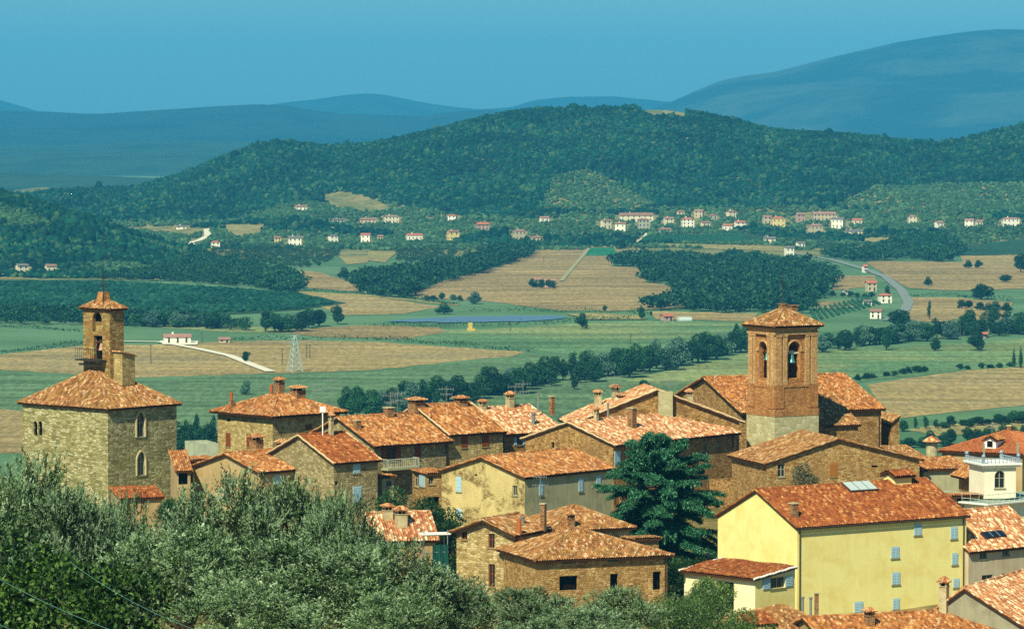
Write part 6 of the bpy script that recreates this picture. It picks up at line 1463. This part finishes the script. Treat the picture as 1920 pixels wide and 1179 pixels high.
row([(795, 562), (830, 562), (868, 564)], 5, (8, 15), (14, 22), 'small thicket below wood band', 'small thicket', ('oak', 'willow'), 1)
row([(1790, 578), (1840, 580), (1900, 586)], 6, (12, 20), (18, 26), 'hedge row of far brown field', 'hedge row in the far field', ('oak',), 2)
row([(990, 540), (1030, 541), (1046, 541)], 5, (9, 19), (14, 18), 'bushes round the lone farmhouse', 'bushes round the lone farm', ('oak',), 1)
row([(1860, 608), (1890, 614), (1930, 618)], 4, (26, 38), (28, 36), 'dark clump at far stream end', 'clump at the stream end', ('oak',), 3)
row([(1540, 552), (1600, 556), (1640, 560)], 7, (8, 14), (12, 18), 'garden hedge above little vineyard', 'garden trees at the bend', ('oak',), 3)
for x, yf, h, w, k, l in [
 (1092, 617, 33, 27, 'oak', 'lone dark tree on the bank just past the pond'), (1134, 584, 13, 10, 'oak', 'small lone bush at the brown field edge'), (1203, 599, 26, 18, 'oak', 'upright tree at the corner of the reed bank'), (1221, 592, 9, 8, 'oak', 'tiny bush beside the upright tree'),
 (890, 570, 25, 32, 'willow', 'broad pale willow above the pond'), (832, 589, 22, 34, 'oak', 'wide dark tree in the stubble above the pond'), (460, 679, 22, 20, 'oak', 'round tree beside the curving gravel road'), (1077, 731, 32, 20, 'poplar', 'upright dark tree standing in front of the stream row'),
 (633, 608, 38, 28, 'oak', 'tall dark tree right of the vineyard tip clump'), (1740, 536, 19, 18, 'oak', 'round lone tree in the far pale field'), (1886, 529, 15, 30, 'oak', 'wide low bush in the far pale field'), (1840, 562, 32, 46, 'oak', 'large spreading tree in the far field hedge'),
 (1742, 600, 38, 9, 'poplar', 'thin leaning sapling line in the brown field'), (1815, 503, 17, 18, 'oak', 'first of two round trees at the upper pale field'), (1834, 503, 17, 18, 'oak', 'second of two round trees at the upper pale field'), (1914, 511, 38, 30, 'oak', 'big dark tree at the far end of the upper field'),
 (1662, 657, 46, 32, 'oak', 'tall meadow tree in front of the stream row behind the tower'), (1754, 658, 27, 25, 'oak', 'small egg-shaped tree alone in the mown meadow'), (1832, 658, 38, 36, 'oak', 'larger round tree alone in the mown meadow'), (1687, 614, 36, 50, 'oak', 'broad dark tree beside the white house at the vineyard'),
 (1818, 626, 50, 42, 'oak', 'tallest dark tree of the far stream'), (1901, 689, 38, 9, 'cypress', 'shorter of the two slim cypresses'), (1914, 690, 43, 10, 'cypress', 'taller of the two slim cypresses'), (1206, 726, 15, 24, 'oak', 'small bush in the field beyond the chimneys'), (1290, 738, 14, 22, 'oak', 'small bush near the ridge of the broad gabled house'),
 (461, 740, 30, 24, 'willow', 'thin feathery tree rising behind the hipped house'), (1164, 466, 20, 26, 'oak', 'dark tree at the end of the grass track'), (1663, 560, 26, 14, 'poplar', 'dark pointed tree inside the road bend'), (645, 523, 24, 26, 'oak', 'dark tree between the two dry fields')]: tree(x, yf, h, w, k, l)
def hedge(px, w, h, label, seed):
    rng = np.random.default_rng(seed); P = []; 
    for (x0, y0), (x1, y1) in zip(px, px[1:]):
        a, b = ground_hit(x0, y0), ground_hit(x1, y1); L = (b-a).length; n = int(L*5); f = rng.uniform(size=n)[:, None]
        q = np.array(a)*(1-f) + np.array(b)*f; q[:, :2] += rng.normal(0, w*.3, (n, 2)); q[:, 2] = rng.uniform(.1, 1, n)*h*(.7+.3*np.sin(q[:, 0]*.2)) + ground_z(q[:, 0], q[:, 1]); P.append(q)
    P = np.concatenate(P); n = len(P); L = rng.uniform(.5, 1.1, n); m = MB(); m.add(*leaf_quads(P, rng.normal(size=(n, 3)) + np.array([0,0,.4]), rng.normal(size=(n, 3)), L, L*.38)); o = m.build('hedge', [TREEM], uv=False); tag(o, label, 'hedge', 'hedges between the fields')
hedge([(430, 638), (700, 637), (850, 648), (1000, 661)], 3, 2.6, 'long dark hedge between stubble field and green crop', 1)
hedge([(0, 662), (90, 654), (155, 646)], 3, 2.4, 'dark hedge line left of the bell turret', 2)
hedge([(-20, 612), (60, 616), (150, 622)], 2.5, 2, 'thin hedge across the green field beside the turret', 3)
hedge([(690, 611), (800, 614), (900, 612), (1000, 610), (1085, 602), (1190, 598)], 7, 3, 'reed bank along the near shore of the pond', 4)
hedge([(880, 584), (980, 583), (1060, 586), (1180, 587), (1215, 592)], 6, 2.6, 'green reed bank along the far shore of the pond', 5)
hedge([(1700, 556), (1790, 556), (1900, 566)], 4, 3, 'hedge below the far pale field', 6)
hedge([(570, 546), (690, 552), (860, 572)], 2.5, 2.2, 'hedge along the narrow dry strip', 7)

# ------------------------------------------------------------------ air, light, camera
hz = MB(); hz.box((-7000, -150, -6), (7000, 25500, 640)); o = hz.build('haze', [], uv=False)
vm = bpy.data.materials.new('haze_air'); vm.use_nodes = True; nt = vm.node_tree; nt.nodes.clear(); out = nt.nodes.new('ShaderNodeOutputMaterial'); pv_ = nt.nodes.new('ShaderNodeVolumePrincipled')
pv_.inputs['Color'].default_value = HAZE_COL; pv_.inputs['Density'].default_value = HAZE_D; pv_.inputs['Anisotropy'].default_value = 0.0
nt.links.new(pv_.outputs[0], out.inputs['Volume']); o.data.materials.append(vm); tag(o, kind='stuff')
w = bpy.data.worlds.new('World'); scene.world = w; w.use_nodes = True; nt = w.node_tree; bg = nt.nodes['Background']
sk = nt.nodes.new('ShaderNodeTexSky'); sk.sky_type = 'NISHITA'; sk.sun_disc = False; sk.sun_elevation = R(47); sk.sun_rotation = math.atan2(SUN.x, SUN.y); sk.altitude = 200; sk.air_density = 1.0; sk.dust_density = SKY_DUST; sk.ozone_density = SKY_OZ
mx = nt.nodes.new('ShaderNodeMix'); mx.data_type = 'RGBA'; mx.blend_type = 'MULTIPLY'; mx.inputs[0].default_value = 1; mx.inputs[7].default_value = SKY_TINT
nt.links.new(sk.outputs[0], mx.inputs[6]); nt.links.new(mx.outputs[2], bg.inputs[0]); bg.inputs[1].default_value = SKY_STR
l = bpy.data.lights.new('sun', 'SUN'); l.energy = SUN_STR; l.angle = R(.5); l.color = SUN_COL; so = bpy.data.objects.new('sun', l); COL.objects.link(so); so.rotation_euler = SUN.to_track_quat('Z', 'Y').to_euler(); so.location = (0, 0, 300)
cam = bpy.data.cameras.new('camera'); co = bpy.data.objects.new('camera', cam); COL.objects.link(co); co.location = (0, 0, CZ); co.rotation_euler = (math.pi/2 - PIT, 0, 0)
cam.sensor_width = 36; cam.lens = 36*F/1920; cam.clip_start = 1; cam.clip_end = 60000; scene.camera = co
vs = scene.view_settings; vs.view_transform = 'Standard'; vs.look = 'None'; vs.exposure = EXPO; vs.gamma = 1
scene.cycles.volume_bounces = 0; scene.cycles.max_bounces = 5; scene.cycles.diffuse_bounces = 3; scene.cycles.transparent_max_bounces = 8; scene.cycles.use_denoising = False
